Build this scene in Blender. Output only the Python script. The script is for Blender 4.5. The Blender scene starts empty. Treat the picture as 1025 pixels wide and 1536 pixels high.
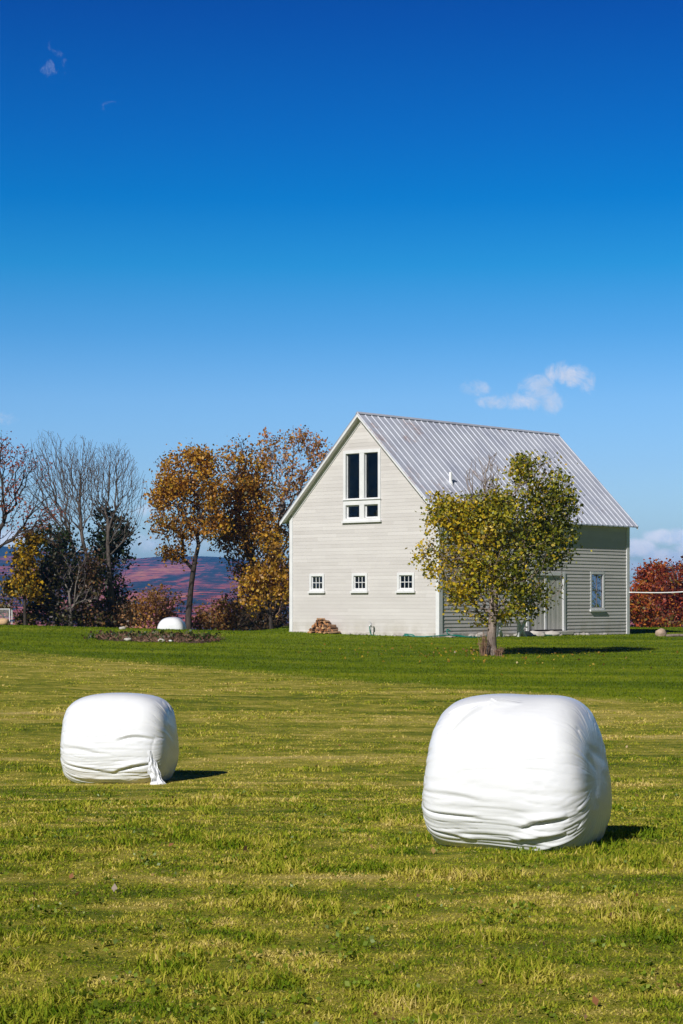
import bpy, math, random
import numpy as np
from mathutils import Vector, noise as mn

random.seed(7)
rng = np.random.default_rng(7)
R = math.radians
scene = bpy.context.scene
COL = scene.collection

# ------------------------------------------------------------------ camera frame of reference
F = 2987.0          # focal length in photo pixels (70 mm lens)
YH = 903.0          # photo row of the horizon
EYE = 2.0           # eye height


def pt(px, py, D):
    return Vector(((px - 512.5) / F * D, D, EYE + (YH - py) / F * D))


# ------------------------------------------------------------------ ground height
_pd = np.array([-400, 0, 9, 17, 26, 38, 49, 62, 77, 92, 110, 135, 200, 400, 1000, 1600], float)
_pz = np.array([-2.2, -1.97, -2.0, -2.04, -2.37, -2.25, -1.92, -1.6, -1.33, -1.24, -1.16, -1.9, -5, -13, -21, -25], float)
_fine = np.arange(-400, 1600, 1.0)
_fz = np.interp(_fine, _pd, _pz)
_k = np.hanning(11); _k /= _k.sum()
_fz = np.convolve(np.pad(_fz, 5, mode='edge'), _k, 'valid')


def sstep(a, b, x):
    t = np.clip((x - a) / (b - a), 0, 1)
    return t * t * (3 - 2 * t)


def ground(x, y):
    x = np.asarray(x, float); y = np.asarray(y, float)
    z = np.interp(y, _fine, _fz)
    w = sstep(25, 60, y) * (1 - .8 * sstep(140, 300, y))
    z = z + w * np.where(x < 0, .027 * np.minimum(-x, 40), -.012 * np.minimum(x, 40))
    d = np.maximum(y - 80, 0)
    drop = np.where(d < 16, .0066 * d * d, .0066 * 256 + .12 * (d - 16)) * (1 - sstep(120, 300, y)) 
    z = z - sstep(-2.5, -5.5, x) * np.minimum(drop, 4)
    # gentle unevenness
    z = z + .018 * np.sin(x * .9 + y * .35) * np.sin(y * .55 - x * .2) * sstep(4, 12, y) * (1 - sstep(30, 60, y))
    return z + EYE


def gz(x, y):
    return float(ground(x, y))


# ------------------------------------------------------------------ helpers
class MB:
    def __init__(self):
        self.v = []; self.f = []; self.m = []; self.c = []

    def add(self, verts, faces, mat=0, col=None):
        b = len(self.v)
        self.v += [tuple(p) for p in verts]
        for f in faces:
            self.f.append(tuple(b + i for i in f)); self.m.append(mat); self.c.append(col)

    def hexa(self, p, mat=0, col=None):
        self.add(p, [(0, 3, 2, 1), (4, 5, 6, 7), (0, 1, 5, 4), (1, 2, 6, 5), (2, 3, 7, 6), (3, 0, 4, 7)], mat, col)

    def box(self, fn, a0, a1, o0, o1, z0, z1, mat=0):
        self.hexa([fn(a0, o0, z0), fn(a1, o0, z0), fn(a1, o1, z0), fn(a0, o1, z0),
                   fn(a0, o0, z1), fn(a1, o0, z1), fn(a1, o1, z1), fn(a0, o1, z1)], mat)

    def bar(self, p0, p1, w, h, up=Vector((0, 0, 1)), mat=0):
        p0 = Vector(p0); p1 = Vector(p1); d = (p1 - p0).normalized()
        s = d.cross(up)
        if s.length < 1e-4: s = Vector((1, 0, 0))
        s.normalize(); u = s.cross(d)
        s *= w / 2; u *= h / 2
        self.hexa([p0 - s - u, p0 + s - u, p0 + s + u, p0 - s + u][:4] + [p1 - s - u, p1 + s - u, p1 + s + u, p1 - s + u], mat)

    def tube(self, pts, rad, n=8, mat=0, caps=True, col=None):
        pts = [Vector(p) for p in pts]
        if not hasattr(rad, '__len__'): rad = [rad] * len(pts)
        V = []
        for i, p in enumerate(pts):
            d = (pts[min(i + 1, len(pts) - 1)] - pts[max(i - 1, 0)])
            d = d.normalized() if d.length > 1e-6 else Vector((0, 0, 1))
            a = Vector((0, 0, 1)) if abs(d.z) < .9 else Vector((1, 0, 0))
            s = d.cross(a).normalized(); u = s.cross(d)
            for k in range(n):
                t = 2 * math.pi * k / n
                V.append(p + (s * math.cos(t) + u * math.sin(t)) * rad[i])
        fs = []
        for i in range(len(pts) - 1):
            for k in range(n):
                k2 = (k + 1) % n
                fs.append((i * n + k, i * n + k2, (i + 1) * n + k2, (i + 1) * n + k))
        if caps:
            fs.append(tuple(range(n))[::-1]); fs.append(tuple((len(pts) - 1) * n + k for k in range(n)))
        self.add(V, fs, mat, col)

    def build(self, name, mats, parent=None, smooth=False, bevel=0, loc=None):
        o_ = Vector(parent.matrix_world.translation if parent else (0, 0, 0)) if loc is None else Vector(loc)
        if parent is not None:
            o_ = abs_loc(parent)
        me = bpy.data.meshes.new(name)
        me.from_pydata([tuple(Vector(p) - o_) for p in self.v], [], self.f)
        if not isinstance(mats, (list, tuple)): mats = [mats]
        for m in mats: me.materials.append(m)
        if len(mats) > 1: me.polygons.foreach_set('material_index', self.m)
        if self.c and self.c[0] is not None:
            a = me.attributes.new('tint', 'FLOAT_COLOR', 'FACE')
            a.data.foreach_set('color', np.array([tuple(c) + (1,) for c in self.c], np.float32).ravel())
        if smooth: me.polygons.foreach_set('use_smooth', [True] * len(me.polygons))
        me.update()
        ob = bpy.data.objects.new(name, me); COL.objects.link(ob)
        if parent is not None: ob.parent = parent
        else: ob.location = o_
        if bevel:
            b = ob.modifiers.new('bevel', 'BEVEL'); b.width = bevel; b.segments = 2; b.limit_method = 'ANGLE'
        return ob


def abs_loc(o):
    l = Vector((0, 0, 0))
    while o is not None:
        l = l + Vector(o.location); o = o.parent
    return l


def npmesh(name, V, faces_flat, sizes, mat, parent=None, tint=None, domain='FACE', smooth=False):
    V = np.asarray(V, np.float32)
    if parent is not None:
        V = V - np.array(abs_loc(parent), np.float32)
    me = bpy.data.meshes.new(name)
    me.vertices.add(len(V)); me.vertices.foreach_set('co', V.ravel())
    sizes = np.asarray(sizes, np.int32)
    me.loops.add(int(sizes.sum())); me.loops.foreach_set('vertex_index', np.asarray(faces_flat, np.int32).ravel())
    me.polygons.add(len(sizes))
    me.polygons.foreach_set('loop_start', np.concatenate([[0], np.cumsum(sizes)[:-1]]).astype(np.int32))
    me.polygons.foreach_set('loop_total', sizes)
    me.materials.append(mat)
    if tint is not None:
        a = me.attributes.new('tint', 'FLOAT_COLOR', domain)
        t = np.ones((len(tint), 4), np.float32); t[:, :tint.shape[1]] = tint
        a.data.foreach_set('color', t.ravel())
    if smooth: me.polygons.foreach_set('use_smooth', np.ones(len(sizes), bool))
    me.update(calc_edges=True)
    ob = bpy.data.objects.new(name, me); COL.objects.link(ob)
    if parent is not None: ob.parent = parent
    return ob


def tag(o, label=None, cat=None, group=None, kind=None):
    if label: o['label'] = label
    if cat: o['category'] = cat
    if group: o['group'] = group
    if kind: o['kind'] = kind
    return o


def empty(name, loc, label, cat, group=None):
    o = bpy.data.objects.new(name, None); COL.objects.link(o); o.location = loc
    o.empty_display_size = .2
    return tag(o, label, cat, group)


# ------------------------------------------------------------------ materials
def nmat(name):
    m = bpy.data.materials.new(name); m.use_nodes = True
    nt = m.node_tree; nt.nodes.clear()
    out = nt.nodes.new('ShaderNodeOutputMaterial')
    return m, nt, out


def N(nt, t, **kw):
    n = nt.nodes.new(t)
    for k, v in kw.items(): setattr(n, k, v)
    return n


def setin(n, **kw):
    for k, v in kw.items():
        n.inputs[k.replace('_', ' ')].default_value = v
    return n


def ramp(nt, stops, fac=None, interp='LINEAR'):
    r = N(nt, 'ShaderNodeValToRGB'); cr = r.color_ramp; cr.interpolation = interp
    while len(cr.elements) < len(stops): cr.elements.new(.5)
    for e, (p, c) in zip(cr.elements, stops):
        e.position = p; e.color = (*c, 1)
    if fac is not None: nt.links.new(fac, r.inputs[0])
    return r


def noise_tex(nt, scale, detail=4, rough=.55, vec=None, dist=0):
    n = N(nt, 'ShaderNodeTexNoise'); n.inputs['Scale'].default_value = scale
    n.inputs['Detail'].default_value = detail; n.inputs['Roughness'].default_value = rough
    n.inputs['Distortion'].default_value = dist
    if vec is not None: nt.links.new(vec, n.inputs['Vector'])
    return n


def mathn(nt, op, a, b=None, c=None, clamp=False):
    n = N(nt, 'ShaderNodeMath', operation=op); n.use_clamp = clamp
    for i, v in enumerate((a, b, c)):
        if v is None: continue
        if isinstance(v, (int, float)): n.inputs[i].default_value = v
        else: nt.links.new(v, n.inputs[i])
    return n.outputs[0]


def mixc(nt, fac, a, b, blend='MIX'):
    n = N(nt, 'ShaderNodeMix', data_type='RGBA', blend_type=blend)
    for i, v in ((0, fac), (6, a), (7, b)):
        if isinstance(v, (int, float)): n.inputs[i].default_value = v
        elif isinstance(v, tuple): n.inputs[i].default_value = (*v, 1)
        else: nt.links.new(v, n.inputs[i])
    return n.outputs[2]


def maprange(nt, v, a, b, c=0., d=1., smooth=True):
    n = N(nt, 'ShaderNodeMapRange'); n.interpolation_type = 'SMOOTHSTEP' if smooth else 'LINEAR'
    nt.links.new(v, n.inputs[0])
    for i, q in enumerate((a, b, c, d)): n.inputs[i + 1].default_value = q
    return n.outputs[0]


def position(nt, scale=(1, 1, 1), rotz=0.):
    g = N(nt, 'ShaderNodeNewGeometry'); mp = N(nt, 'ShaderNodeMapping')
    mp.inputs['Scale'].default_value = scale; mp.inputs['Rotation'].default_value = (0, 0, rotz)
    nt.links.new(g.outputs['Position'], mp.inputs[0])
    return mp.outputs[0]


def principled(nt, out, color, rough=.6, spec=.5, metal=0., bump=None, bstr=.3, bdist=.02):
    p = N(nt, 'ShaderNodeBsdfPrincipled')
    if isinstance(color, tuple): p.inputs['Base Color'].default_value = (*color, 1)
    else: nt.links.new(color, p.inputs['Base Color'])
    if isinstance(rough, (int, float)): p.inputs['Roughness'].default_value = rough
    else: nt.links.new(rough, p.inputs['Roughness'])
    p.inputs['Specular IOR Level'].default_value = spec
    p.inputs['Metallic'].default_value = metal
    if bump is not None:
        b = N(nt, 'ShaderNodeBump'); b.inputs['Strength'].default_value = bstr; b.inputs['Distance'].default_value = bdist
        nt.links.new(bump, b.inputs['Height']); nt.links.new(b.outputs[0], p.inputs['Normal'])
    nt.links.new(p.outputs[0], out.inputs[0])
    return p


def mat_simple(name, c1, c2, scale=4, rough=.6, spec=.4, stretch=(1, 1, 1), bstr=.15, bdist=.01, detail=5):
    m, nt, out = nmat(name)
    n = noise_tex(nt, scale, detail, .6, position(nt, stretch))
    r = ramp(nt, [(.3, c1), (.7, c2)], n.outputs[0])
    principled(nt, out, r.outputs[0], rough, spec, bump=n.outputs[0], bstr=bstr, bdist=bdist)
    return m


M = {}
M['trim'] = mat_simple('white_trim_paint', (.64, .64, .65), (.74, .74, .74), 3, .55, .3)
M['soffit'] = mat_simple('soffit_paint', (.60, .58, .55), (.70, .68, .65), 3, .6, .3)
M['concrete'] = mat_simple('foundation_concrete', (.36, .32, .28), (.60, .57, .53), 2.2, .85, .2, bstr=.5, bdist=.03)
M['stone'] = mat_simple('field_stone', (.20, .18, .16), (.46, .43, .40), 5, .85, .2, bstr=.6, bdist=.04)
M['boulder'] = mat_simple('tan_boulder', (.30, .21, .15), (.48, .36, .28), 6, .85, .2, bstr=.5, bdist=.03)
M['hose'] = mat_simple('green_hose', (.005, .13, .10), (.01, .22, .17), 9, .35, .5)
M['steel'] = mat_simple('galvanised_pipe', (.35, .35, .36), (.5, .5, .5), 8, .4, .5)
M['sash'] = mat_simple('dark_sash', (.10, .09, .10), (.18, .17, .18), 4, .6, .3)
M['wire'] = mat_simple('white_cable', (.75, .75, .75), (.85, .85, .85), 8, .5, .4)
M['tan_wood'] = mat_simple('tan_wood', (.45, .28, .15), (.62, .42, .25), 5, .7, .3)
M['white_pipe'] = mat_simple('white_pipe', (.75, .75, .75), (.85, .85, .85), 5, .5, .4)
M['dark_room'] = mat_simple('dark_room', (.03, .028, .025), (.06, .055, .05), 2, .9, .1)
M['soil'] = mat_simple('dry_soil', (.05, .032, .022), (.13, .085, .06), 4, .95, .1, bstr=.8, bdist=.06)
M['stem'] = mat_simple('dry_stems', (.14, .075, .05), (.34, .21, .14), 6, .9, .1)

# clapboard: grey paint, course-to-course tone changes and faint weathering
m, nt, out = nmat('grey_clapboard'); M['siding'] = m
g = N(nt, 'ShaderNodeNewGeometry'); sx = N(nt, 'ShaderNodeSeparateXYZ'); nt.links.new(g.outputs['Position'], sx.inputs[0])
course = mathn(nt, 'FLOOR', mathn(nt, 'MULTIPLY', mathn(nt, 'ADD', sx.outputs[2], 10.), 1 / .145))
xy = mathn(nt, 'FLOOR', mathn(nt, 'ADD', mathn(nt, 'MULTIPLY', sx.outputs[1], .55), mathn(nt, 'MULTIPLY', course, .37)))
wn = N(nt, 'ShaderNodeTexWhiteNoise', noise_dimensions='2D')
cv = N(nt, 'ShaderNodeCombineXYZ'); nt.links.new(course, cv.inputs[0]); nt.links.new(xy, cv.inputs[1]); nt.links.new(cv.outputs[0], wn.inputs['Vector'])
n1 = noise_tex(nt, .7, 5, .6, position(nt, (1, 1, 2.5)))
n2 = noise_tex(nt, 9, 4, .6, position(nt, (.25, .25, 3)))
a = mathn(nt, 'ADD', mathn(nt, 'MULTIPLY', wn.outputs['Value'], .35), mathn(nt, 'ADD', mathn(nt, 'MULTIPLY', n1.outputs[0], .45), mathn(nt, 'MULTIPLY', n2.outputs[0], .2)))
r = ramp(nt, [(.25, (.515, .485, .465)), (.75, (.625, .595, .575))], a)
# splashed dirt low on the walls
dz_ = maprange(nt, sx.outputs[2], EYE - 1.3, EYE - .55, .55, 0.)
dn_ = noise_tex(nt, 1.6, 5, .65, position(nt, (1, 1, .5)))
dirt = mathn(nt, 'MULTIPLY', dz_, maprange(nt, dn_.outputs[0], .35, .65))
cs_ = mixc(nt, dirt, r.outputs[0], (.40, .36, .29))
principled(nt, out, cs_, .65, .25, bump=n2.outputs[0], bstr=.12, bdist=.004)

m, nt, out = nmat('grey_door_boards'); M['door'] = m
n1 = noise_tex(nt, 3, 5, .6, position(nt, (3, 3, .4)))
r = ramp(nt, [(.3, (.48, .47, .43)), (.7, (.58, .56, .52))], n1.outputs[0])
principled(nt, out, r.outputs[0], .7, .2)

# painted steel roof with rust
m, nt, out = nmat('ribbed_steel_roof'); M['roof'] = m
n1 = noise_tex(nt, .8, 6, .65, position(nt, (1, 1, .6)))
n2 = noise_tex(nt, .45, 5, .7, position(nt, (1.2, 1.2, .7)))
n3 = noise_tex(nt, 6, 4, .6, position(nt))
base = ramp(nt, [(.28, (.40, .42, .51)), (.5, (.54, .56, .64)), (.72, (.63, .65, .72))], n1.outputs[0])
rust = mathn(nt, 'MULTIPLY', maprange(nt, n2.outputs[0], .56, .72), maprange(nt, n3.outputs[0], .35, .6))
c = mixc(nt, mathn(nt, 'MULTIPLY', rust, .75), base.outputs[0], (.34, .19, .13))
principled(nt, out, c, .36, .5, metal=.1, bump=n1.outputs[0], bstr=.1, bdist=.02)

# glazing: partly see-through, sky in it
m, nt, out = nmat('window_glass'); M['glass'] = m
gl = N(nt, 'ShaderNodeBsdfGlossy'); gl.inputs['Roughness'].default_value = .02; gl.inputs['Color'].default_value = (.8, .84, .9, 1)
tr = N(nt, 'ShaderNodeBsdfTransparent'); tr.inputs['Color'].default_value = (.5, .55, .58, 1)
fr = N(nt, 'ShaderNodeFresnel'); fr.inputs['IOR'].default_value = 1.5
n1 = noise_tex(nt, 2.2, 3, .5, position(nt))
b = N(nt, 'ShaderNodeBump'); b.inputs['Strength'].default_value = .35; b.inputs['Distance'].default_value = .08
nt.links.new(n1.outputs[0], b.inputs['Height']); nt.links.new(b.outputs[0], gl.inputs['Normal'])
mx = N(nt, 'ShaderNodeMixShader'); nt.links.new(mathn(nt, 'MULTIPLY', fr.outputs[0], .6), mx.inputs[0])
nt.links.new(tr.outputs[0], mx.inputs[1]); nt.links.new(gl.outputs[0], mx.inputs[2]); nt.links.new(mx.outputs[0], out.inputs[0])

# silage film
m, nt, out = nmat('white_bale_film'); M['film'] = m
tc = N(nt, 'ShaderNodeTexCoord'); mp = N(nt, 'ShaderNodeMapping'); mp.inputs['Scale'].default_value = (1.2, 7, 7); nt.links.new(tc.outputs['Object'], mp.inputs[0])
n1 = noise_tex(nt, 3.0, 6, .6, mp.outputs[0], .4)
mp2 = N(nt, 'ShaderNodeMapping'); mp2.inputs['Scale'].default_value = (1, 1, 1); nt.links.new(tc.outputs['Object'], mp2.inputs[0])
n2 = noise_tex(nt, 5, 5, .6, mp2.outputs[0])
h = mathn(nt, 'ADD', mathn(nt, 'MULTIPLY', n1.outputs[0], .5), mathn(nt, 'MULTIPLY', n2.outputs[0], .5))
r = ramp(nt, [(.35, (.735, .745, .775)), (.65, (.775, .785, .81))], n2.outputs[0])
p = principled(nt, out, r.outputs[0], .27, .6, bump=h, bstr=.28, bdist=.012)

# bark
def bark(name, c1, c2):
    return mat_simple(name, c1, c2, 9, .9, .1, (1, 1, .3), .8, .03)
M['bark_grey'] = bark('grey_bark', (.09, .075, .065), (.24, .21, .19))
M['bark_twig'] = bark('twig_bark', (.065, .052, .046), (.14, .115, .10))
M['bark_brown'] = bark('brown_bark', (.08, .05, .035), (.22, .16, .12))
M['bark_dark'] = bark('dark_bark', (.03, .024, .02), (.09, .07, .06))
M['bark_maple'] = bark('maple_bark', (.16, .12, .10), (.34, .27, .23))

# leaves: tint attribute, some light through
m, nt, out = nmat('leaves'); M['leaf'] = m
at = N(nt, 'ShaderNodeAttribute', attribute_name='tint')
d = N(nt, 'ShaderNodeBsdfDiffuse'); t = N(nt, 'ShaderNodeBsdfTranslucent'); gl = N(nt, 'ShaderNodeBsdfGlossy')
gl.inputs['Roughness'].default_value = .45; gl.inputs['Color'].default_value = (.6, .6, .6, 1)
nt.links.new(at.outputs['Color'], d.inputs[0])
hs = N(nt, 'ShaderNodeHueSaturation'); hs.inputs['Saturation'].default_value = 1.15; hs.inputs['Value'].default_value = 1.2
nt.links.new(at.outputs['Color'], hs.inputs['Color']); nt.links.new(hs.outputs[0], t.inputs[0])
m1 = N(nt, 'ShaderNodeMixShader'); m1.inputs[0].default_value = .36; nt.links.new(d.outputs[0], m1.inputs[1]); nt.links.new(t.outputs[0], m1.inputs[2])
m2 = N(nt, 'ShaderNodeMixShader'); m2.inputs[0].default_value = .04; nt.links.new(m1.outputs[0], m2.inputs[1]); nt.links.new(gl.outputs[0], m2.inputs[2])
nt.links.new(m2.outputs[0], out.inputs[0])

ROW = math.atan2(-.93, 1.0)        # direction of the mown rows and of the lawn's edge


def field_tone(nt):
    """0 = lush green, 1 = dry straw; long streaks along the mown rows"""
    p = N(nt, 'ShaderNodeNewGeometry').outputs['Position']
    mp = N(nt, 'ShaderNodeMapping', vector_type='POINT'); mp.inputs['Rotation'].default_value = (0, 0, R(14)); mp.inputs['Scale'].default_value = (.38, 1, 1)
    nt.links.new(p, mp.inputs[0])
    a = noise_tex(nt, .62, 5, .62, mp.outputs[0], .3)
    b = noise_tex(nt, 2.6, 4, .6, p)
    mp3 = N(nt, 'ShaderNodeMapping'); mp3.inputs['Rotation'].default_value = (0, 0, R(10)); mp3.inputs['Scale'].default_value = (.25, 1, 1); nt.links.new(p, mp3.inputs[0])
    c = noise_tex(nt, 1.7, 3, .6, mp3.outputs[0])
    s = mathn(nt, 'ADD', mathn(nt, 'MULTIPLY', a.outputs[0], .38), mathn(nt, 'ADD', mathn(nt, 'MULTIPLY', b.outputs[0], .40), mathn(nt, 'MULTIPLY', c.outputs[0], .22)))
    s = maprange(nt, s, .36, .66)
    big = noise_tex(nt, .13, 3, .5, p)
    s = mathn(nt, 'ADD', s, mathn(nt, 'MULTIPLY', mathn(nt, 'SUBTRACT', big.outputs[0], .5), 1.1))
    # thin lines of hay left by the rake
    mp4 = N(nt, 'ShaderNodeMapping'); mp4.inputs['Rotation'].default_value = (0, 0, R(17)); mp4.inputs['Scale'].default_value = (.055, 1, 1); nt.links.new(p, mp4.inputs[0])
    rk = noise_tex(nt, .8, 4, .55, mp4.outputs[0], .3)
    s = mathn(nt, 'ADD', s, mathn(nt, 'MULTIPLY', maprange(nt, rk.outputs[0], .54, .68), .55))
    # drier band next to the lawn
    sp = N(nt, 'ShaderNodeSeparateXYZ'); nt.links.new(p, sp.inputs[0])
    dry = maprange(nt, sp.outputs[1], 11, 38, -.05, .11)
    return mathn(nt, 'ADD', s, dry)


FIELD_STOPS = [(.05, (.05, .11, .005)), (.28, (.125, .195, .010)), (.52, (.28, .30, .022)), (.72, (.49, .42, .065)), (.94, (.64, .50, .18))]
m, nt, out = nmat('field_blades'); M['field_blade'] = m
at = N(nt, 'ShaderNodeAttribute', attribute_name='tint'); sp = N(nt, 'ShaderNodeSeparateColor'); nt.links.new(at.outputs['Color'], sp.inputs[0])
f = mathn(nt, 'ADD', mathn(nt, 'MULTIPLY', field_tone(nt), .55), mathn(nt, 'MULTIPLY', sp.outputs[0], .52))
r0 = ramp(nt, FIELD_STOPS, mathn(nt, 'ADD', f, .065))
rl = ramp(nt, [(.0, (.10, .06, .03)), (.45, (.34, .24, .09)), (1., (.64, .51, .22))], sp.outputs[1])
lit_ = mixc(nt, sp.outputs[2], r0.outputs[0], rl.outputs[0])
r = N(nt, 'ShaderNodeHueSaturation'); r.inputs['Value'].default_value = 1.12; nt.links.new(lit_, r.inputs['Color'])
d = N(nt, 'ShaderNodeBsdfDiffuse'); t = N(nt, 'ShaderNodeBsdfTranslucent')
nt.links.new(r.outputs[0], d.inputs[0]); nt.links.new(r.outputs[0], t.inputs[0])
m1 = N(nt, 'ShaderNodeMixShader'); m1.inputs[0].default_value = .3; nt.links.new(d.outputs[0], m1.inputs[1]); nt.links.new(t.outputs[0], m1.inputs[2])
nt.links.new(m1.outputs[0], out.inputs[0])

LAWN_STOPS = [(.1, (.068, .112, .003)), (.42, (.135, .19, .006)), (.72, (.215, .25, .010)), (1., (.36, .33, .05))]


def lawn_tone(nt):
    p = N(nt, 'ShaderNodeNewGeometry').outputs['Position']
    mp = N(nt, 'ShaderNodeMapping'); mp.inputs['Rotation'].default_value = (0, 0, R(12)); mp.inputs['Scale'].default_value = (.2, 1, 1)
    nt.links.new(p, mp.inputs[0])
    a = noise_tex(nt, .45, 5, .6, mp.outputs[0], .2)
    b = noise_tex(nt, 1.6, 5, .65, p)
    return maprange(nt, mathn(nt, 'ADD', mathn(nt, 'MULTIPLY', a.outputs[0], .6), mathn(nt, 'MULTIPLY', b.outputs[0], .4)), .36, .68)


m, nt, out = nmat('lawn_blades'); M['lawn_blade'] = m
at = N(nt, 'ShaderNodeAttribute', attribute_name='tint'); sp = N(nt, 'ShaderNodeSeparateColor'); nt.links.new(at.outputs['Color'], sp.inputs[0])
f = mathn(nt, 'ADD', mathn(nt, 'MULTIPLY', lawn_tone(nt), .55), mathn(nt, 'MULTIPLY', sp.outputs[0], .45))
r = ramp(nt, LAWN_STOPS, f)
d = N(nt, 'ShaderNodeBsdfDiffuse'); t = N(nt, 'ShaderNodeBsdfTranslucent')
nt.links.new(r.outputs[0], d.inputs[0]); nt.links.new(r.outputs[0], t.inputs[0])
m1 = N(nt, 'ShaderNodeMixShader'); m1.inputs[0].default_value = .3; nt.links.new(d.outputs[0], m1.inputs[1]); nt.links.new(t.outputs[0], m1.inputs[2])
nt.links.new(m1.outputs[0], out.inputs[0])

# ground: mown hay field in front, lawn beyond the diagonal edge, rough brush far off
m, nt, out = nmat('field_and_lawn'); M['ground'] = m
p = N(nt, 'ShaderNodeNewGeometry').outputs['Position']
sp = N(nt, 'ShaderNodeSeparateXYZ'); nt.links.new(p, sp.inputs[0])
wob = noise_tex(nt, .9, 4, .6, p)
edge = mathn(nt, 'ADD', mathn(nt, 'ADD', sp.outputs[1], mathn(nt, 'MULTIPLY', sp.outputs[0], .93)), mathn(nt, 'MULTIPLY', mathn(nt, 'SUBTRACT', wob.outputs[0], .5), 3.2))
fine = noise_tex(nt, 26, 5, .7, p)
fine2 = noise_tex(nt, 75, 3, .6, p)
ff = mathn(nt, 'ADD', mathn(nt, 'MULTIPLY', field_tone(nt), .6), mathn(nt, 'ADD', mathn(nt, 'MULTIPLY', maprange(nt, fine.outputs[0], .3, .7), .22), mathn(nt, 'MULTIPLY', maprange(nt, fine2.outputs[0], .3, .7), .2)))
fr_ = ramp(nt, [(.05, (.045, .065, .006)), (.3, (.12, .15, .010)), (.52, (.25, .24, .022)), (.75, (.40, .33, .06)), (1., (.48, .38, .12))], ff)
lf = mathn(nt, 'ADD', mathn(nt, 'MULTIPLY', lawn_tone(nt), .6), mathn(nt, 'MULTIPLY', maprange(nt, fine.outputs[0], .3, .7), .4))
lr_ = ramp(nt, LAWN_STOPS, lf)
isl = maprange(nt, edge, 48.2, 50.2)
c = mixc(nt, isl, fr_.outputs[0], lr_.outputs[0])
far = maprange(nt, sp.outputs[1], 112, 124)
br = noise_tex(nt, .5, 6, .7, p)
brr = ramp(nt, [(.3, (.03, .025, .012)), (.55, (.10, .06, .025)), (.7, (.17, .10, .04))], br.outputs[0])
c = mixc(nt, far, c, brr.outputs[0])
hh = mathn(nt, 'ADD', fine.outputs[0], mathn(nt, 'MULTIPLY', fine2.outputs[0], .5))
principled(nt, out, c, .9, .1, bump=hh, bstr=.6, bdist=.05)

# far hillside: autumn woods
m, nt, out = nmat('wooded_hillside'); M['hills'] = m
p = N(nt, 'ShaderNodeNewGeometry').outputs['Position']
mp = N(nt, 'ShaderNodeMapping'); mp.inputs['Scale'].default_value = (1, .07, 0); nt.links.new(p, mp.inputs[0])
a = noise_tex(nt, .016, 7, .62, mp.outputs[0], .8)
spz = N(nt, 'ShaderNodeSeparateXYZ'); nt.links.new(p, spz.inputs[0])
v = N(nt, 'ShaderNodeTexVoronoi'); v.inputs['Scale'].default_value = .05; nt.links.new(p, v.inputs['Vector'])
b = noise_tex(nt, .05, 4, .7, p)
fac = mathn(nt, 'ADD', mathn(nt, 'MULTIPLY', a.outputs[0], .8), mathn(nt, 'MULTIPLY', b.outputs[0], .2))
# conifers take over towards the top of the ridge
vsp = N(nt, 'ShaderNodeSeparateColor'); nt.links.new(v.outputs['Color'], vsp.inputs[0])
fac = mathn(nt, 'ADD', fac, mathn(nt, 'MULTIPLY', mathn(nt, 'SUBTRACT', vsp.outputs[0], .5), .16))
fac = mathn(nt, 'ADD', fac, maprange(nt, spz.outputs[2], 50, 105, .03, -.10))
r = ramp(nt, [(.42, (.010, .024, .034)), (.50, (.055, .035, .045)), (.56, (.42, .07, .06)), (.66, (.66, .22, .09))], fac)
c = mixc(nt, mathn(nt, 'MULTIPLY', v.outputs['Distance'], .04), r.outputs[0], (.04, .03, .02))
principled(nt, out, c, .95, .05, bump=v.outputs['Distance'], bstr=.6, bdist=6.)

# ------------------------------------------------------------------ ground sheet and hills
def grid_mesh(name, X, Y, Z, mat, smooth=True):
    ny, nx = X.shape
    V = np.stack([X, Y, Z], -1).reshape(-1, 3)
    i = np.arange(ny - 1)[:, None] * nx + np.arange(nx - 1)[None, :]
    fs = np.stack([i, i + 1, i + nx + 1, i + nx], -1).reshape(-1, 4)
    return npmesh(name, V, fs, np.full(len(fs), 4), mat, smooth=smooth)


ys = np.concatenate([np.arange(-300, 0, 30), np.arange(0, 6, 1.0), np.arange(6, 45, .3), np.arange(45, 135, .6), np.geomspace(135, 1500, 50)])
us = np.concatenate([-np.geomspace(1500, 32, 26), np.arange(-31.5, 31.6, .5), np.geomspace(32, 1500, 26)])
X, Y = np.meshgrid(us, ys)
go = grid_mesh('ground', X, Y, ground(X, Y), M['ground']); tag(go, 'mown hay field rising to a green lawn around the barn', 'ground', kind='structure')

az = np.radians(np.linspace(-42, 42, 300)); rr = np.concatenate([np.linspace(900, 3900, 130), np.linspace(3930, 6000, 25)])
A, RR = np.meshgrid(az, rr)
rowpx = np.tan(A) * F + 512.5
ridge = np.interp(rowpx, [-1500, -400, 0, 120, 180, 250, 330, 430, 650, 950, 1100, 1500, 2600], [815, 806, 822, 829, 838, 834, 837, 846, 866, 884, 890, 896, 880])
HZ = (YH - ridge) / F * 3900
T = np.clip((RR - 900) / 3000, 0, 1)
nz = np.zeros_like(A)
for j in range(A.shape[0]):
    for i in range(A.shape[1]):
        q = Vector((A[j, i] * 9, RR[j, i] / 800., 3.1))
        nz[j, i] = mn.fractal(q, 1.0, 2.0, 5) + .8 * mn.noise(Vector((A[j, i] * 22, RR[j, i] / 420., 8.)))
Z = EYE - 30 + (HZ + 30) * T ** 1.25 + nz * (3 + 16 * T * (1.15 - T)) - np.maximum(RR - 3900, 0) * .03
ho = grid_mesh('hills', np.sin(A) * RR / np.cos(A) * np.cos(A), np.cos(A) * RR, Z, M['hills']); tag(ho, 'long wooded ridge in autumn colours fading to blue', 'hills', kind='structure')

# ------------------------------------------------------------------ grass
def edge_val(x, y): return y + .93 * x


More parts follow.
